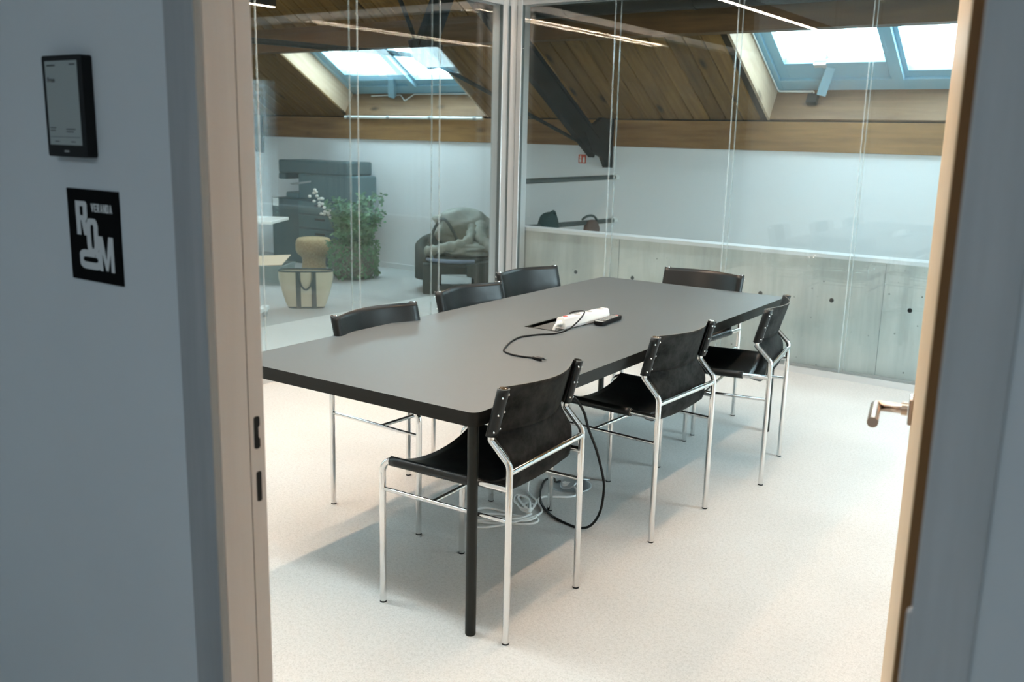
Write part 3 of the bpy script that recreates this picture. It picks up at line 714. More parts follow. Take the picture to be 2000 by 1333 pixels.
# ------------------------------------------------------------------ chairs
def leather_mods(o):
    s = o.modifiers.new('thickness', 'SOLIDIFY'); s.thickness = 0.0042; s.offset = 0; s.material_offset = 1; s.material_offset_rim = 2; s.use_rim = True
    return o
def make_chair():
    t = thing('sling_chair', 'x', 'chair', (0, 0, 0), 0, 'black leather and chrome chairs around the table')
    R = 0.0112; U = lambda u: u-0.245
    rail_z = 0.508
    for s in (-1, 1):
        y = 0.23*s
        MB().tube(fillet([(U(0.49), y, 0.004), (U(0.49), y, rail_z), (U(0.0), y, rail_z)], 0.045, 10), R, 14).build('front_leg', M['chrome'], t)
        path = fillet([(U(0), y, 0.004), (U(0), y, 0.585), (U(0.068), y, 0.652), (U(0.068), y, 0.662), (U(0.027), y, 0.820)], [0.035, 0.03, 0.03], 6)
        MB().tube(path, R, 14).build('rear_leg', M['chrome'], t)
        MB().tube([(U(0), y, 0.405), (U(0.49), y, 0.405)], 0.0072, 10).build('side_stretcher', M['chrome'], t)
    MB().tube([(U(0.285), -0.23, 0.405), (U(0.285), 0.23, 0.405)], 0.0072, 10).build('cross_stretcher', M['chrome'], t)
    MB().tube([(U(0), -0.23, 0.562), (U(0), 0.23, 0.562)], R*0.95, 14).build('back_rail', M['chrome'], t)
    b = MB()
    for x in (U(0), U(0.49)):
        for s in (-1, 1): b.tube([(x, 0.23*s, 0), (x, 0.23*s, 0.005)], 0.0118, 12)
    b.build('foot_glides', M['black'], t, kind='stuff')
    # seat sling: wrapped round the side rails, sagging between them
    SR = R+0.0036; rows = []
    def seat_row(u, sag):
        row = []
        for k in range(11):      # under the -y rail, round its outer side, to the top
            a = radians(-60-(k*21)); row.append((U(u), -0.23+SR*cos(a), rail_z+SR*sin(a)))
        for k in range(1, 24):
            v = -1+2*k/24; row.append((U(u), 0.23*v, rail_z+SR-0.001-sag*(1-v*v)**0.8))
        for k in range(10, -1, -1):
            a = radians(-60-(k*21)); row.append((U(u), 0.23-SR*cos(a), rail_z+SR*sin(a)))
        return row
    for i in range(12):
        f = i/11; u = 0.452-f*(0.452-0.118); rows.append(seat_row(u, 0.050+0.016*f))
    leather_mods(MB().grid(rows).build('seat', [M['leather'], M['leather'], M['leather_rim']], t))
    # rear transition of the sling: leaves the rails, dips, and turns up behind
    rows = []
    prof_c = [(0.122, 0.458), (0.092, 0.460), (0.066, 0.463), (0.044, 0.470), (0.030, 0.486), (0.022, 0.510), (0.0185, 0.545), (0.019, 0.58)]
    prof_e = [(0.122, 0.514), (0.095, 0.500), (0.069, 0.486), (0.047, 0.481), (0.032, 0.492), (0.0235, 0.514), (0.0195, 0.546), (0.021, 0.58)]
    wid = [0.215, 0.208, 0.203, 0.198, 0.195, 0.193, 0.192, 0.193]
    for (cu, cz), (eu, ez), w in zip(prof_c, prof_e, wid):
        row = []
        for k in range(25):
            v = -1+k/12; q = (1-v*v)**0.8
            row.append((U(eu+(cu-eu)*q), w*v, ez+(cz-ez)*q))
        rows.append(row)
    # backrest
    def post_u(z): return 0.068-(0.041)*(z-0.662)/0.158
    for i in range(1, 7):
        f = i/6; g = f*f*(3-2*f); z = 0.582+f*(0.670-0.582); w = 0.193+0.017*f
        row = []
        for k in range(25):
            v = -1+k/12; q = (1-v*v); V = v*w/0.23
            top = post_u(0.668)-0.002+0.0185-0.060*(1-V*V)**1.25; low = 0.021-0.002*q
            row.append((U(low+(top-low)*g), w*v, z))
        rows.append(row)
    leather_mods(MB().grid(rows).build('seat_back_flap', [M['leather'], M['suede'], M['leather_rim']], t))
    rows = []; SB = 0.0185
    for i in range(9):
        f = i/8; z = 0.667+f*0.153; pu = post_u(z)-0.002; row = []; half = []
        for k in range(16):                      # spiral from the inner rear of the post round its outer side to the front
            a = radians(95+k*(265/15)); rr_ = SB-0.0035*(1-k/15)
            half.append((pu+rr_*cos(a), SB-SB+rr_*sin(a)))
        for (u_, w_) in half: row.append((U(u_), -0.23+w_, z))
        for k in range(1, 24):
            v = -1+2*k/24; q = (1-v*v)**1.25
            row.append((U(pu+SB-(0.060+0.004*f)*q), 0.23*v, z))
        for (u_, w_) in reversed(half): row.append((U(u_), 0.23-w_, z))
        rows.append(row)
    leather_mods(MB().grid(rows).build('backrest', [M['leather'], M['suede'], M['leather_rim']], t))
    b = MB()
    for s in (-1, 1):
        for z in (0.69, 0.745, 0.80):
            pu = post_u(z)-0.002
            a = radians(140); b.ball((U(pu+0.0185*cos(a)), s*(0.23-0.0185*sin(a)), z), 0.0042, 0.0042, 0.0042, 8, 5)
            a = radians(235); b.ball((U(pu+0.0190*cos(a)), s*(0.23-0.0190*sin(a)), z-0.006), 0.0036, 0.0036, 0.0036, 8, 5)
    for s in (-1, 1):
        b.tube([(U(0.027), 0.23*s, 0.818), (U(0.0265), 0.23*s, 0.8215)], 0.0122, 14)
    b.build('rivets', M['chrome'], t, kind='stuff')
    return t
chair = make_chair()
spots = [  # rear-edge midpoint x, y, heading of the front in degrees, label
    (-1.563, 2.430, 183.35, 'black leather chrome chair nearest the door, beside the front table leg'),
    (-1.535, 3.400, 177.3, 'middle black leather chrome chair on the near long side of the table'),
    (-1.479, 4.287, 189.8, 'turned black leather chair by the far table leg, suede back showing'),
    (-2.790, 2.908, -1.8, 'black leather chair on the far long side, closest to the door jamb'),
    (-2.868, 3.655, -1.4, 'black leather chair on the far long side, between two others'),
    (-3.020, 4.385, -7.9, 'black leather chair on the far long side in front of the glass corner'),
    (-2.215, 5.055, 267.0, 'black leather chair at the head of the table by the concrete parapet')]
for i, (x, y, a, lab) in enumerate(spots):
    o = chair if i == 0 else copy_tree(chair)
    ar = radians(a)
    o.location = (x+0.245*cos(ar), y+0.245*sin(ar), 0); o.rotation_euler = (0, 0, ar); o['label'] = lab

# ------------------------------------------------------------------ things on the table
T = 0.7402
ps = thing('power_strip', 'white power strip standing in the cable hatch on the table', 'power strip', (-2.140, 3.395, T+0.002), radians(-3.5))
b = MB(); b.prism([(-0.024, 0), (0.024, 0), (0.027, 0.012), (0.020, 0.044), (0.014, 0.048), (-0.014, 0.048), (-0.020, 0.044), (-0.027, 0.012)], 0, 0.345,
                  Matrix(((1, 0, 0, 0), (0, 0, 1, 0), (0, 1, 0, 0), (0, 0, 0, 1))))
body = bevel(b.build('strip_body', M['white_plastic'], ps), 0.002)
for k in range(6):
    MB().tube([(0, 0.075+0.046*k, 0.0478), (0, 0.075+0.046*k, 0.0485)], 0.016, 18).build('socket', M['light_grey'] if k % 2 else M['white_plastic'], ps)
MB().box(-0.006, 0.006, 0.025, 0.042, 0.0475, 0.0515).build('switch', M['red'], ps)
b = MB(); b.tube(smooth_path([(0, 0.0, 0.024), (0, -0.018, 0.024), (-0.003, -0.035, 0.016), (-0.006, -0.042, -0.006), (-0.006, -0.044, -0.020)]), [0.013]*5+[0.010]*4+[0.0055]*8+[0.0045]*8, 12)
b.build('power_cord', M['white_plastic'], ps)
hc = thing('display_cable', 'thin black display cable looped across the table top', 'cable', (0, 0, 0))
zt = T+0.0036
loop = [(-2.16, 3.50, T+0.053), (-2.155, 3.545, T+0.056), (-2.118, 3.55, T+0.060), (-2.085, 3.49, T+0.056), (-2.060, 3.40, T+0.040), (-2.062, 3.33, T+0.018), (-2.095, 3.285, zt), (-2.135, 3.224, zt), (-2.158, 3.17, zt), (-2.165, 3.116, zt), (-2.141, 3.028, zt), (-2.10, 2.934, zt), (-2.073, 2.886, zt), (-2.047, 2.864, zt), (-2.008, 2.849, zt), (-1.967, 2.847, zt), (-1.915, 2.853, zt+0.001)]
MB().tube(smooth_path(loop), 0.0034, 10).build('cord', M['black'], hc)
b = MB(); pm = Matrix.Translation((-1.915, 2.853, zt+0.001)) @ Matrix.Rotation(radians(-6), 4, 'Z')
b.tube([pm @ Vector((0, 0, 0)), pm @ Vector((0.016, 0, 0))], 0.0052, 10); b.box(0.014, 0.048, -0.010, 0.010, -0.0055, 0.0065, pm)
bevel(b.build('plug', M['black'], hc), 0.0015)
MB().box(0.048, 0.060, -0.0072, 0.0072, -0.003, 0.003, pm).build('connector', M['chrome'], hc)
rm = thing('remote_control', 'black remote control with grey buttons beside the white power strip', 'remote control', (-2.062, 3.668, T), radians(4))
b = MB(); b.prism(rrect(0.048, 0.205, 0.012), 0.004, 0.019); bevel(b.build('remote_body', M['black'], rm), 0.003)
for r in range(9):
    for c_ in range(3):
        MB().box(-0.0165+c_*0.0125, -0.0085+c_*0.0125, -0.062+r*0.016, -0.053+r*0.016, 0.019, 0.0212).build('button', M['light_grey'], rm)
MB().box(-0.004, 0.008, 0.084, 0.092, 0.019, 0.0214).build('power_button', M['red'], rm)
MB().box(-0.018, 0.018, -0.096, -0.078, 0.0188, 0.0196).build('badge', M['light_grey'], rm)

# ------------------------------------------------------------------ cables and floor socket under the table
fc = thing('floor_socket', 'round steel floor socket with its two lids open under the table', 'floor socket', (-2.125, 3.50, 0))
MB().lathe([(0.098, 0), (0.098, 0.003), (0.092, 0.005), (0.070, 0.005)], 36).build('plate', M['socket_steel'], fc)
b = MB(); b.lathe([(0.042, 0), (0.042, 0.004), (0.038, 0.006)], 28, (0, 0, 0)); lid = b.build('lid', M['socket_steel'], fc); lid.location = (0.02, -0.045, 0.028); lid.rotation_euler = (radians(28), radians(-12), 0)
b = MB(); b.lathe([(0.042, 0), (0.042, 0.004), (0.038, 0.006)], 28, (0, 0, 0)); lid = b.build('lid', M['socket_steel'], fc); lid.location = (0.025, 0.05, 0.02); lid.rotation_euler = (radians(-18), radians(-8), 0)
b = MB(); b.tube([(0.012, -0.055, 0.006), (0.012, -0.055, 0.032)], 0.017, 16); b.build('plug', M['white_plastic'], fc)
wc = thing('extension_cable', 'coiled white extension cable lying under the table', 'cable', (0, 0, 0))
zc = 0.0052
w2 = [(-2.113, 3.445, 0.03), (-2.095, 3.452, 0.03), (-2.062, 3.447, 0.012), (-2.035, 3.405, zc), (-2.045, 3.365, zc), (-2.083, 3.332, zc), (-2.129, 3.301, zc), (-2.136, 3.265, zc), (-2.113, 3.22, zc), (-2.071, 3.181, zc), (-2.047, 3.15, zc), (-2.040, 3.109, zc), (-2.051, 3.07, zc)]
coil = [(-2.025, 3.055, 0.012), (-2.079, 3.035, zc), (-2.155, 3.02, zc), (-2.225, 2.965, zc), (-2.238, 2.895, zc), (-2.165, 2.905, zc), (-2.071, 2.964, zc), (-2.005, 3.022, zc), (-2.012, 3.06, 0.012), (-2.106, 3.03, 0.012), (-2.19, 3.05, zc), (-2.258, 3.03, zc), (-2.272, 2.975, zc), (-2.212, 2.945, 0.012), (-2.123, 2.965, 0.013), (-2.03, 3.015, 0.014), (-2.02, 3.062, 0.02), (-2.075, 2.94, 0.012), (-2.131, 2.872, zc), (-2.19, 2.845, zc), (-2.225, 2.88, zc), (-2.15, 2.93, 0.014), (-2.06, 3.0, 0.02), (-2.045, 3.07, 0.022)]
knot = [(-2.05, 3.07, 0.022), (-2.104, 3.083, 0.02), (-2.14, 3.141, zc), (-2.15, 3.19, zc), (-2.105, 3.172, 0.014), (-2.066, 3.10, 0.028), (-2.10, 3.075, 0.03), (-2.15, 3.121, 0.02), (-2.205, 3.175, zc), (-2.235, 3.235, zc), (-2.185, 3.235, 0.01), (-2.108, 3.149, 0.03), (-2.060, 3.076, 0.034), (-2.12, 3.11, 0.034), (-2.20, 3.195, 0.015), (-2.215, 3.24, zc), (-2.14, 3.19, 0.022), (-2.07, 3.07, 0.03)]
w1 = [(-2.07, 3.072, 0.02), (-2.089, 3.131, zc), (-2.112, 3.197, zc), (-2.136, 3.239, zc), (-2.187, 3.274, zc), (-2.235, 3.32, 0.02), (-2.235, 3.38, 0.20), (-2.20, 3.42, 0.50), (-2.17, 3.42, 0.69)]
b = MB()
for path in (w2, coil, knot, w1): b.tube(smooth_path(path, 7), 0.0048, 10)
b.build('cord', M['white_plastic'], wc)
bc = thing('black_cable', 'black cable hanging from the table in a loop to the floor', 'cable', (0, 0, 0))
pth = [(-1.74, 2.70, 0.69), (-1.725, 2.80, 0.66), (-1.72, 2.901, 0.571), (-1.72, 2.952, 0.48), (-1.72, 3.017, 0.382), (-1.72, 3.075, 0.261), (-1.722, 3.092, 0.194), (-1.735, 3.09, 0.10), (-1.78, 3.095, 0.03), (-1.847, 3.10, 0.0055), (-1.951, 3.122, 0.0055), (-2.023, 3.16, 0.0055), (-2.089, 3.215, 0.0055), (-2.151, 3.29, 0.0055), (-2.198, 3.37, 0.0055), (-2.242, 3.472, 0.0055), (-2.225, 3.515, 0.0055), (-2.191, 3.48, 0.0055), (-2.178, 3.50, 0.007)]
MB().tube(smooth_path(pth, 7), 0.0052, 10).build('cord', M['black'], bc)

# ------------------------------------------------------------------ corridor wall: booking screen and room sign
RY = Matrix(((1, 0, 0, 0), (0, 0, -1, 0), (0, 1, 0, 0), (0, 0, 0, 1)))     # XY print -> XZ, facing -Y
tp = thing('booking_screen', 'black room booking tablet with grey screen on the corridor wall', 'tablet', (-1.652, YW, 1.497))
b = MB(); b.prism(rrect(0.122, 0.169, 0.005, 4, 0.061, 0.0845), 0.0, 0.019, RY); bevel(b.build('casing', M['black'], tp), 0.0015)
b = MB(); b.prism([(0.009, 0.020), (0.108, 0.020), (0.108, 0.160), (0.009, 0.160)], 0.0188, 0.0193, RY); scr = b.build('screen', M['epaper'], tp)
def put_text(txt, x, z, w, h, material, parent, depth, name='lettering', bold=0.0, mt=None):
    vs, fs_ = text_mesh(txt, w, h, bold); mm = RY @ Matrix.Translation((x, z, depth))
    if mt is not None: mm = RY @ mt
    return MB().add([mm @ Vector(q) for q in vs], fs_).build(name, material, parent)
put_text('Free', 0.015, 0.1245, 0.023, 0.0085, M['ink'], scr, 0.0196, bold=0.02)
b = MB()
for (x, z, w, h) in ((0.015, 0.1515, 0.026, 0.0022), (0.085, 0.1525, 0.017, 0.0022), (0.013, 0.048, 0.018, 0.0015), (0.013, 0.0435, 0.016, 0.0015), (0.063, 0.046, 0.028, 0.0015), (0.063, 0.0415, 0.022, 0.0015), (0.025, 0.025, 0.014, 0.0014), (0.075, 0.025, 0.014, 0.0014), (0.012, 0.033, 0.092, 0.0006)):
    b.prism([(x, z), (x+w, z), (x+w, z+h), (x, z+h)], 0.0193, 0.0196, RY)
b.build('screen_lines', M['ink'], scr, kind='stuff')
MB().prism([(0.052, 0.008), (0.066, 0.008), (0.066, 0.011), (0.052, 0.011)], 0.0188, 0.0193, RY).build('badge', M['grey_plastic'], tp)
sg = thing('room_sign', 'square black sign reading ROOM VERANDA below the booking tablet', 'sign', (-1.6325, YW, 1.281))
MB().prism([(0, 0), (0.157, 0), (0.157, 0.161), (0, 0.161)], 0, 0.003, RY).build('sign_plate', M['poster_black'], sg)
# letter layout measured on the sign (fractions of its width / height from the lower left)
SW, SH = 0.157, 0.161
def rr(x0, x1, y0, y1, r, n=5):
    p = []
    for cx, cy, a in ((x1-r, y1-r, 0), (x0+r, y1-r, 90), (x0+r, y0+r, 180), (x1-r, y0+r, 270)):
        for k in range(n+1): p.append((cx+r*cos(radians(a+90*k/n)), cy+r*sin(radians(a+90*k/n))))
    return p
def ring(x0, x1, y0, y1, r, ix0, ix1, iy0, iy1, ir):
    o, i = rr(x0, x1, y0, y1, r), rr(ix0, ix1, iy0, iy1, ir); n = len(o)
    return [[o[k], o[(k+1) % n], i[(k+1) % n], i[k]] for k in range(n)]
B = lambda x0, x1, y0, y1: [(x0, y0), (x1, y0), (x1, y1), (x0, y1)]
GL = {
 'R': [B(0, .36, 0, 1)] + ring(.0, 1, .44, 1, .16, .36, .64, .58, .85, .05) + [[(.42, .50), (.80, .50), (1, 0), (.64, 0)]],
 'O': ring(0, 1, 0, 1, .28, .37, .63, .16, .84, .12),
 'M': [B(0, .22, 0, 1), B(.78, 1, 0, 1), [(.0, 1), (.30, 1), (.56, .12), (.44, .0)], [(1, 1), (.70, 1), (.44, .12), (.56, 0)]],
 'V': [[(0, 1), (.34, 1), (.62, 0), (.36, 0)], [(1, 1), (.66, 1), (.38, 0), (.64, 0)]],
 'E': [B(0, .36, 0, 1), B(.36, 1, .82, 1), B(.36, .9, .42, .6), B(.36, 1, 0, .18)],
 'A': [[(0, 0), (.32, 0), (.62, 1), (.36, 1)], [(1, 0), (.68, 0), (.38, 1), (.64, 1)], B(.28, .72, .2, .36)],
 'N': [B(0, .32, 0, 1), B(.68, 1, 0, 1), [(0, 1), (.36, 1), (1, 0), (.64, 0)]],
 'D': ring(0, 1, 0, 1, .22, .36, .64, .17, .83, .1) + [B(0, .36, 0, 1)]}
def glyph(ch, x0, x1, z0, z1, rot=False, parent=None, name='letter'):
    b = MB()
    for n_, poly in enumerate(GL[ch]):
        q = []
        for (u, v_) in poly:
            if rot: u, v_ = v_, u
            q.append(((x0+u*(x1-x0))*SW, (z0+v_*(z1-z0))*SH))
        dep = 0.0034+0.00002*n_
        vs = [RY @ Vector((x, z, dep)) for x, z in q]
        b.add(vs, [tuple(range(len(vs)))])
    return b.build(name, M['poster_grey'], parent)
glyph('R', 0.165, 0.395, 0.50, 0.87, False, sg)
glyph('O', 0.355, 0.585, 0.30, 0.69, False, sg)
glyph('O', 0.19, 0.62, 0.13, 0.345, True, sg)
glyph('M', 0.575, 0.86, 0.13, 0.51, False, sg)
for k, ch in enumerate('VERANDA'):
    x0 = 0.475+k*0.0585; glyph(ch, x0, x0+0.052, 0.765, 0.855, False, sg)

# ------------------------------------------------------------------ the office beyond the glass
# printer
pr = thing('office_printer', 'large dark multifunction printer against the white wall', 'printer', (-8.42, 7.98, 0), 0)
bevel(MB().box(-0.66, 0.62, -0.22, 0.20, 0.0, 0.76).build('cabinet', M['printer'], pr), 0.01)
bevel(MB().box(-0.20, 0.68, -0.21, 0.20, 0.76, 1.06).build('engine', M['printer_mid'], pr), 0.02)
b = MB(); b.box(-0.53, 0.61, -0.22, 0.20, 1.06, 1.215); bevel(b.build('scanner', M['printer'], pr), 0.02)
b = MB(); b.box(-0.53, -0.40, -0.22, 0.18, 0.985, 1.06); bevel(b.build('control_panel', M['printer'], pr), 0.015)
b = MB(); b.prism([(-0.34, 0.94), (0.02, 0.985), (0.02, 0.965), (-0.30, 0.92)], -0.215, -0.10, Matrix(((1, 0, 0, 0), (0, 0, 1, 0), (0, 1, 0, 0), (0, 0, 0, 1)))); b.build('output_tray', M['grey_plastic'], pr)
bevel(MB().box(-0.42, -0.20, -0.21, 0.18, 0.76, 0.84).build('finisher', M['printer_mid'], pr), 0.02)
for z in (0.10, 0.27, 0.44, 0.60):
    f = bevel(MB().box(-0.18, 0.60, -0.232, -0.221, z, z+0.145).build('drawer', M['printer_mid'], pr), 0.004)
    MB().box(0.10, 0.26, -0.238, -0.232, z+0.09, z+0.115).build('drawer_handle', M['black'], f)
MB().box(-0.64, -0.54, -0.224, -0.220, 0.66, 0.755).build('paper_label', M['white_plastic'], pr)
# cork stool
st = thing('cork_stool', 'mushroom-shaped cork stool in front of the dark printer', 'stool', (-8.00, 7.42, 0))
MB().lathe([(0.135, 0), (0.142, 0.006), (0.135, 0.03), (0.128, 0.10), (0.132, 0.155), (0.150, 0.175), (0.182, 0.20), (0.198, 0.235), (0.200, 0.30), (0.194, 0.345), (0.175, 0.372), (0.14, 0.38), (0.06, 0.384), (0.001, 0.384)], 40).build('stool_body', M['cork'], st)
# potted plant
pl = thing('potted_plant', 'bushy green plant with pale blossom in a grey wicker planter', 'plant', (-7.34, 7.38, 0))
MB().lathe([(0.19, 0), (0.225, 0.05), (0.24, 0.18), (0.235, 0.33), (0.225, 0.36), (0.205, 0.36), (0.205, 0.31), (0.001, 0.31)], 28).build('planter', M['wicker'], pl)
MB().lathe([(0.204, 0.311), (0.12, 0.325), (0.001, 0.33)], 20).build('soil', M['soil'], pl)
rng = random.Random(3); stems = MB(); lv = MB(); fl = MB()
for k in range(46):
    a = rng.uniform(0, 2*pi); sp_ = rng.uniform(0.05, 0.30); hgt = rng.uniform(0.10, 0.56)
    if k < 4: a = (-0.5, -0.15, 0.25, 0.6)[k]; sp_ = 0.24; hgt = 0.60
    base = Vector((rng.uniform(-0.1, 0.1), rng.uniform(-0.1, 0.1), 0.31)); tip = base+Vector((cos(a)*sp_, sin(a)*sp_, hgt))
    mid = (base+tip)/2+Vector((0, 0, 0.05)); path = smooth_path([base, mid, tip], 5)
    stems.tube(path, 0.003, 5)
    for p_ in path[2:]:
        for q_ in range(9 if k > 3 else 4):
            c_ = Vector(p_)+Vector((rng.gauss(0, 0.02), rng.gauss(0, 0.02), rng.gauss(0, 0.015)))
            d_ = Vector((rng.gauss(0, 1), rng.gauss(0, 1), rng.gauss(0, 0.6))).normalized(); w_ = d_.orthogonal().normalized()
            l_ = rng.uniform(0.035, 0.065)
            lv.add([c_, c_+d_*l_*0.5+w_*l_*0.3, c_+d_*l_, c_+d_*l_*0.5-w_*l_*0.3], [(0, 1, 2, 3)])
for k in range(900):   # trailing leaves over the planter side
    a = rng.uniform(0, 2*pi); z = rng.uniform(0.03, 0.42); r = 0.245+rng.uniform(-0.005, 0.03)
    c_ = Vector((r*cos(a), r*sin(a), z)); d_ = Vector((-sin(a)*rng.uniform(-1, 1), cos(a)*rng.uniform(-1, 1), -rng.random())).normalized(); w_ = d_.orthogonal().normalized(); l_ = rng.uniform(0.03, 0.055)
    lv.add([c_, c_+d_*l_*0.5+w_*l_*0.3, c_+d_*l_, c_+d_*l_*0.5-w_*l_*0.3], [(0, 1, 2, 3)])
b0 = Vector((-0.15, -0.12, 0.50)); b1 = Vector((-0.30, -0.24, 0.92))
stems.tube([b0-Vector((-.1, -.1, .2)), b0, b1], 0.004, 5)
for k in range(26):
    f = rng.random(); c_ = b0.lerp(b1, 0.35+0.65*f)+Vector((rng.gauss(0, .03), rng.gauss(0, .03), rng.gauss(0, .02))); fl.ball(c_, 0.02, 0.02, 0.016, 6, 4)
stems.build('stems', M['stem_green'], pl, kind='stuff'); lv.build('foliage', M['leaf_green'], pl, kind='stuff'); fl.build('blossom', M['flower'], pl, kind='stuff')
# armchair with jackets
ac = thing('armchair', 'dark rounded armchair behind the left glass, draped with a jacket', 'armchair', (-6.02, 7.55, 0), radians(42))
# local: -y towards the viewer
def arc_shell(r0, r1, a0, a1, z0, zf, n=22):
    b = MB(); rows = []
    for i in range(n+1):
        a = radians(a0+(a1-a0)*i/n); zt = zf(i/n)
        prof = [(r0, z0), (r0, zt-0.03), (r0+(r1-r0)*0.3, zt), (r0+(r1-r0)*0.7, zt), (r1, zt-0.03), (r1, z0), (r0, z0)]
        rows.append([(r*cos(a), r*sin(a)*0.85, z) for r, z in prof])
    b.grid(rows); b.add(rows[0], [tuple(range(6))]); b.add(rows[-1], [tuple(reversed(range(6)))]); return b
arc_shell(0.34, 0.44, -25, 215, 0.12, lambda f: 0.36+0.20*sin(pi*f)**0.8).build('backrest', M['armchair'], ac)
b = MB(); b.lathe([(0.30, 0.26), (0.345, 0.27), (0.36, 0.31), (0.345, 0.345), (0.28, 0.352), (0.001, 0.355)], 32); b.build('seat', M['armchair'], ac)
b = MB(); pts = [(0.372*cos(radians(a)), 0.372*sin(radians(a)), 0.328) for a in range(188, 300, 8)]; b.tube(pts, 0.018, 8); b.build('seat_piping', M['blue_tray'], ac)
for x in (-0.29, 0.27): bevel(MB().box(x-0.075, x+0.075, -0.34, -0.20, 0, 0.30).build('leg', M['armchair'], ac), 0.008)
for x in (-0.2, 0.2): bevel(MB().box(x-0.04, x+0.04, 0.22, 0.30, 0, 0.27).build('leg', M['armchair'], ac), 0.008)
bevel(MB().box(-0.27, 0.27, -0.30, -0.24, 0.19, 0.29).build('seat_rail', M['armchair'], ac), 0.006)
b = MB(); b.prism([(0.06, 0.30), (0.46, 0.36), (0.50, 0.22), (0.44, 0.0), (0.16, 0.0), (0.13, 0.17), (0.06, 0.19)], 0.26, 0.42, Matrix(((1, 0, 0, 0), (0, 0, -1, 0), (0, 1, 0, 0), (0, 0, 0, 1))), False)
bevel(b.build('side_panel', M['armchair'], ac), 0.012)
# jacket: heaped cloth over the back and seat
def heap(name, parent, cx, cy, cz, rx, ry, rz, seed, material, folds=1.0, nu=56, nv=30):
    rg = random.Random(seed); ph = [(rg.uniform(0, 6), rg.randint(2, 7), rg.uniform(2, 9), rg.uniform(0.4, 1)) for _ in range(9)]
    rows = []
    for i in range(nv+1):
        t = pi*i/nv; row = []
        for j in range(nu+1):
            a = 2*pi*j/nu
            f = 1+0.042*folds*sum(c_*(1-2*abs(sin(0.5*(k_*a+p_+q_*t*((n_ % 3)-1))))**0.7) for n_, (p_, k_, q_, c_) in enumerate(ph))*sin(t)
            row.append((cx+rx*f*abs(sin(t))**0.8*cos(a), cy+ry*f*abs(sin(t))**0.8*sin(a), cz+rz*f*cos(t)))
        rows.append(row)
    b = MB(); b.grid(rows); return b.build(name, material, parent)
jk = thing('jacket', 'grey-green crumpled jacket heaped over the dark armchair', 'jacket', (-6.02, 7.55, 0), radians(42))
heap('jacket_body', jk, 0.06, 0.24, 0.60, 0.33, 0.17, 0.215, 5, M['jacket'], 1.5)
heap('sleeve', jk, 0.08, -0.06, 0.415, 0.36, 0.24, 0.085, 8, M['jacket'], 1.6)
b = MB(); b.tube(smooth_path([(-0.32, -0.14, 0.40), (-0.22, -0.22, 0.43), (-0.06, -0.20, 0.46), (0.10, -0.12, 0.52), (0.14, 0.08, 0.62)]), [0.045+0.012*sin(1.9*k) for k in range(25)], 14); b.build('sleeve', M['jacket'], jk)
b = MB(); b.tube(smooth_path([(0.40, -0.16, 0.41), (0.30, -0.20, 0.45), (0.22, -0.06, 0.54), (0.24, 0.12, 0.66)]), [0.055+0.012*sin(2.3*k) for k in range(19)], 14); b.build('sleeve', M['jacket'], jk)
b = MB(); b.tube(smooth_path([(-0.30, 0.06, 0.46), (-0.22, 0.10, 0.64), (-0.14, 0.10, 0.70), (-0.06, 0.06, 0.60), (0.0, 0.03, 0.48)]), 0.016, 8); b.build('collar', M['strap'], jk)
# tote bag
tg = thing('tote_bag', 'tan tote bag with two dark straps on the carpet behind left glass', 'bag', (-6.36, 5.80, 0), radians(42))
def bag_row(z):
    f = z/0.335; w = 0.155+0.085*min(1, f*1.25)**0.7; dpt = 0.075+0.02*f
    return w, dpt
rows = []
for i in range(13):
    z = 0.335*i/12; w, dpt = bag_row(z)
    rows.append([(w*abs(cos(a))**0.55*(1 if cos(a) >= 0 else -1), dpt*abs(sin(a))**0.55*(1 if sin(a) >= 0 else -1), z) for a in [2*pi*k/36 for k in range(37)]])
b = MB(); b.grid(rows); b.add([q for q in rows[0][:-1]], [tuple(reversed(range(36)))]); b.build('bag_body', M['tan'], tg)
b = MB(); b.tube([(x, y, 0.335) for x, y, z in rows[-1][:-1]], 0.008, 6, closed=True); b.build('rim', M['strap'], tg)
b = MB(); b.tube([(x, y, 0.008) for x, y, z in rows[0][:-1]], 0.008, 6, closed=True); b.build('base_edge', M['strap'], tg)
for x in (-0.06, 0.075):
    b = MB(); rr = []
    for i in range(13):
        z = 0.335*i/12; w, dpt = bag_row(z); rr.append([(x-0.021, -dpt-0.004, z), (x+0.021, -dpt-0.004, z)])
    b.grid(rr); b.grid([[(q[0], q[1]+0.006, q[2]) for q in r] for r in rr]); b.build('strap', M['strap'], tg)
b = MB(); b.tube(smooth_path([(-0.055, -0.105, 0.32), (-0.035, -0.112, 0.22), (0.008, -0.114, 0.175), (0.052, -0.112, 0.22), (0.07, -0.105, 0.32)]), 0.008, 8); b.build('carry_handle', M['strap'], tg)
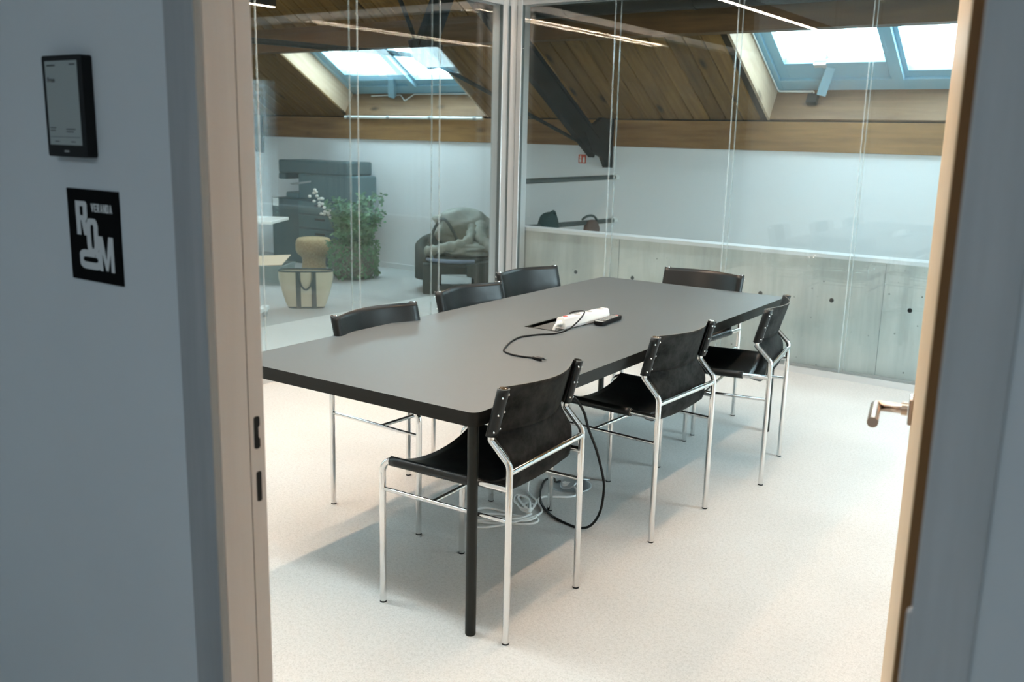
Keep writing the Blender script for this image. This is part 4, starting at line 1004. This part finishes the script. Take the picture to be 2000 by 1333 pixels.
# crate with cardboard
cr = thing('storage_crate', 'low grey crate on the carpet near the left door jamb', 'crate', (-7.72, 6.52, 0), radians(30))
b = MB(); b.box(-0.36, 0.22, -0.2, 0.2, 0, 0.02); b.box(-0.36, 0.22, -0.2, -0.185, 0.02, 0.20); b.box(-0.36, 0.22, 0.185, 0.2, 0.02, 0.20); b.box(-0.36, -0.345, -0.185, 0.185, 0.02, 0.20); b.box(0.205, 0.22, -0.185, 0.185, 0.02, 0.20)
b.build('crate_body', M['crate'], cr); b = MB(); b.box(-0.37, 0.23, -0.21, -0.2, 0.175, 0.2); b.box(0.22, 0.23, -0.2, 0.21, 0.175, 0.2); b.build('crate_rim', M['crate'], cr)
cbd = MB().box(-0.30, 0.20, -0.16, 0.16, 0, 0.006).build('cardboard_sheet', M['cardboard'], label='pale cardboard sheet leaning out of the grey crate', category='cardboard')
cbd.location = (-7.72, 6.52, 0.225); cbd.rotation_euler = (radians(12), radians(-4), radians(30))
# mobile white stand
ms = thing('mobile_stand', 'white mobile stand on castors right behind the left door jamb', 'stand', (-6.14, 5.03, 0), radians(30))
bevel(MB().box(-0.03, 0.03, -0.02, 0.02, 0.09, 0.86).build('post', M['white_plastic'], ms), 0.006)
bevel(MB().box(-0.5, 0.24, -0.22, 0.22, 0.83, 0.855).build('worktop', M['white_plastic'], ms), 0.006)
bevel(MB().box(-0.03, 0.03, -0.28, 0.28, 0.06, 0.10).build('foot_bar', M['white_plastic'], ms), 0.01)
for s in (-1, 1):
    w = MB().tube([(-0.012, s*0.25, 0.03), (0.012, s*0.25, 0.03)], 0.03, 18).build('castor', M['grey_plastic'], ms)
    MB().box(-0.018, 0.018, s*0.25-0.015, s*0.25+0.015, 0.045, 0.065).build('fork', M['white_plastic'], w)
# bags hung on the lower handrail
bk = thing('green_bag', 'dark green bag slung over the lower handrail by the corner post', 'bag', (-4.59, 7.02, 0.60))
heap('bag_body', bk, 0, 0, 0.17, 0.07, 0.17, 0.135, 11, M['bag_green'], 0.8, 24, 12)
b = MB(); b.tube(smooth_path([(0.03, 0.08, 0.25), (0.04, 0.02, 0.31), (0.03, -0.06, 0.27)]), 0.012, 8); b.build('strap', M['bag_green'], bk)
bk = thing('brown_bag', 'small brown bag with a dark strap hung on the lower handrail', 'bag', (-4.59, 7.72, 0.56))
heap('bag_body', bk, 0.03, 0, 0.14, 0.06, 0.12, 0.10, 12, M['bag_brown'], 0.8, 24, 12)
b = MB(); b.tube(smooth_path([(0.03, -0.17, 0.25), (0.035, -0.10, 0.275), (0.035, 0.0, 0.275), (0.03, 0.08, 0.24), (0.03, 0.1, 0.18)]), 0.011, 8); b.build('strap', M['strap'], bk)
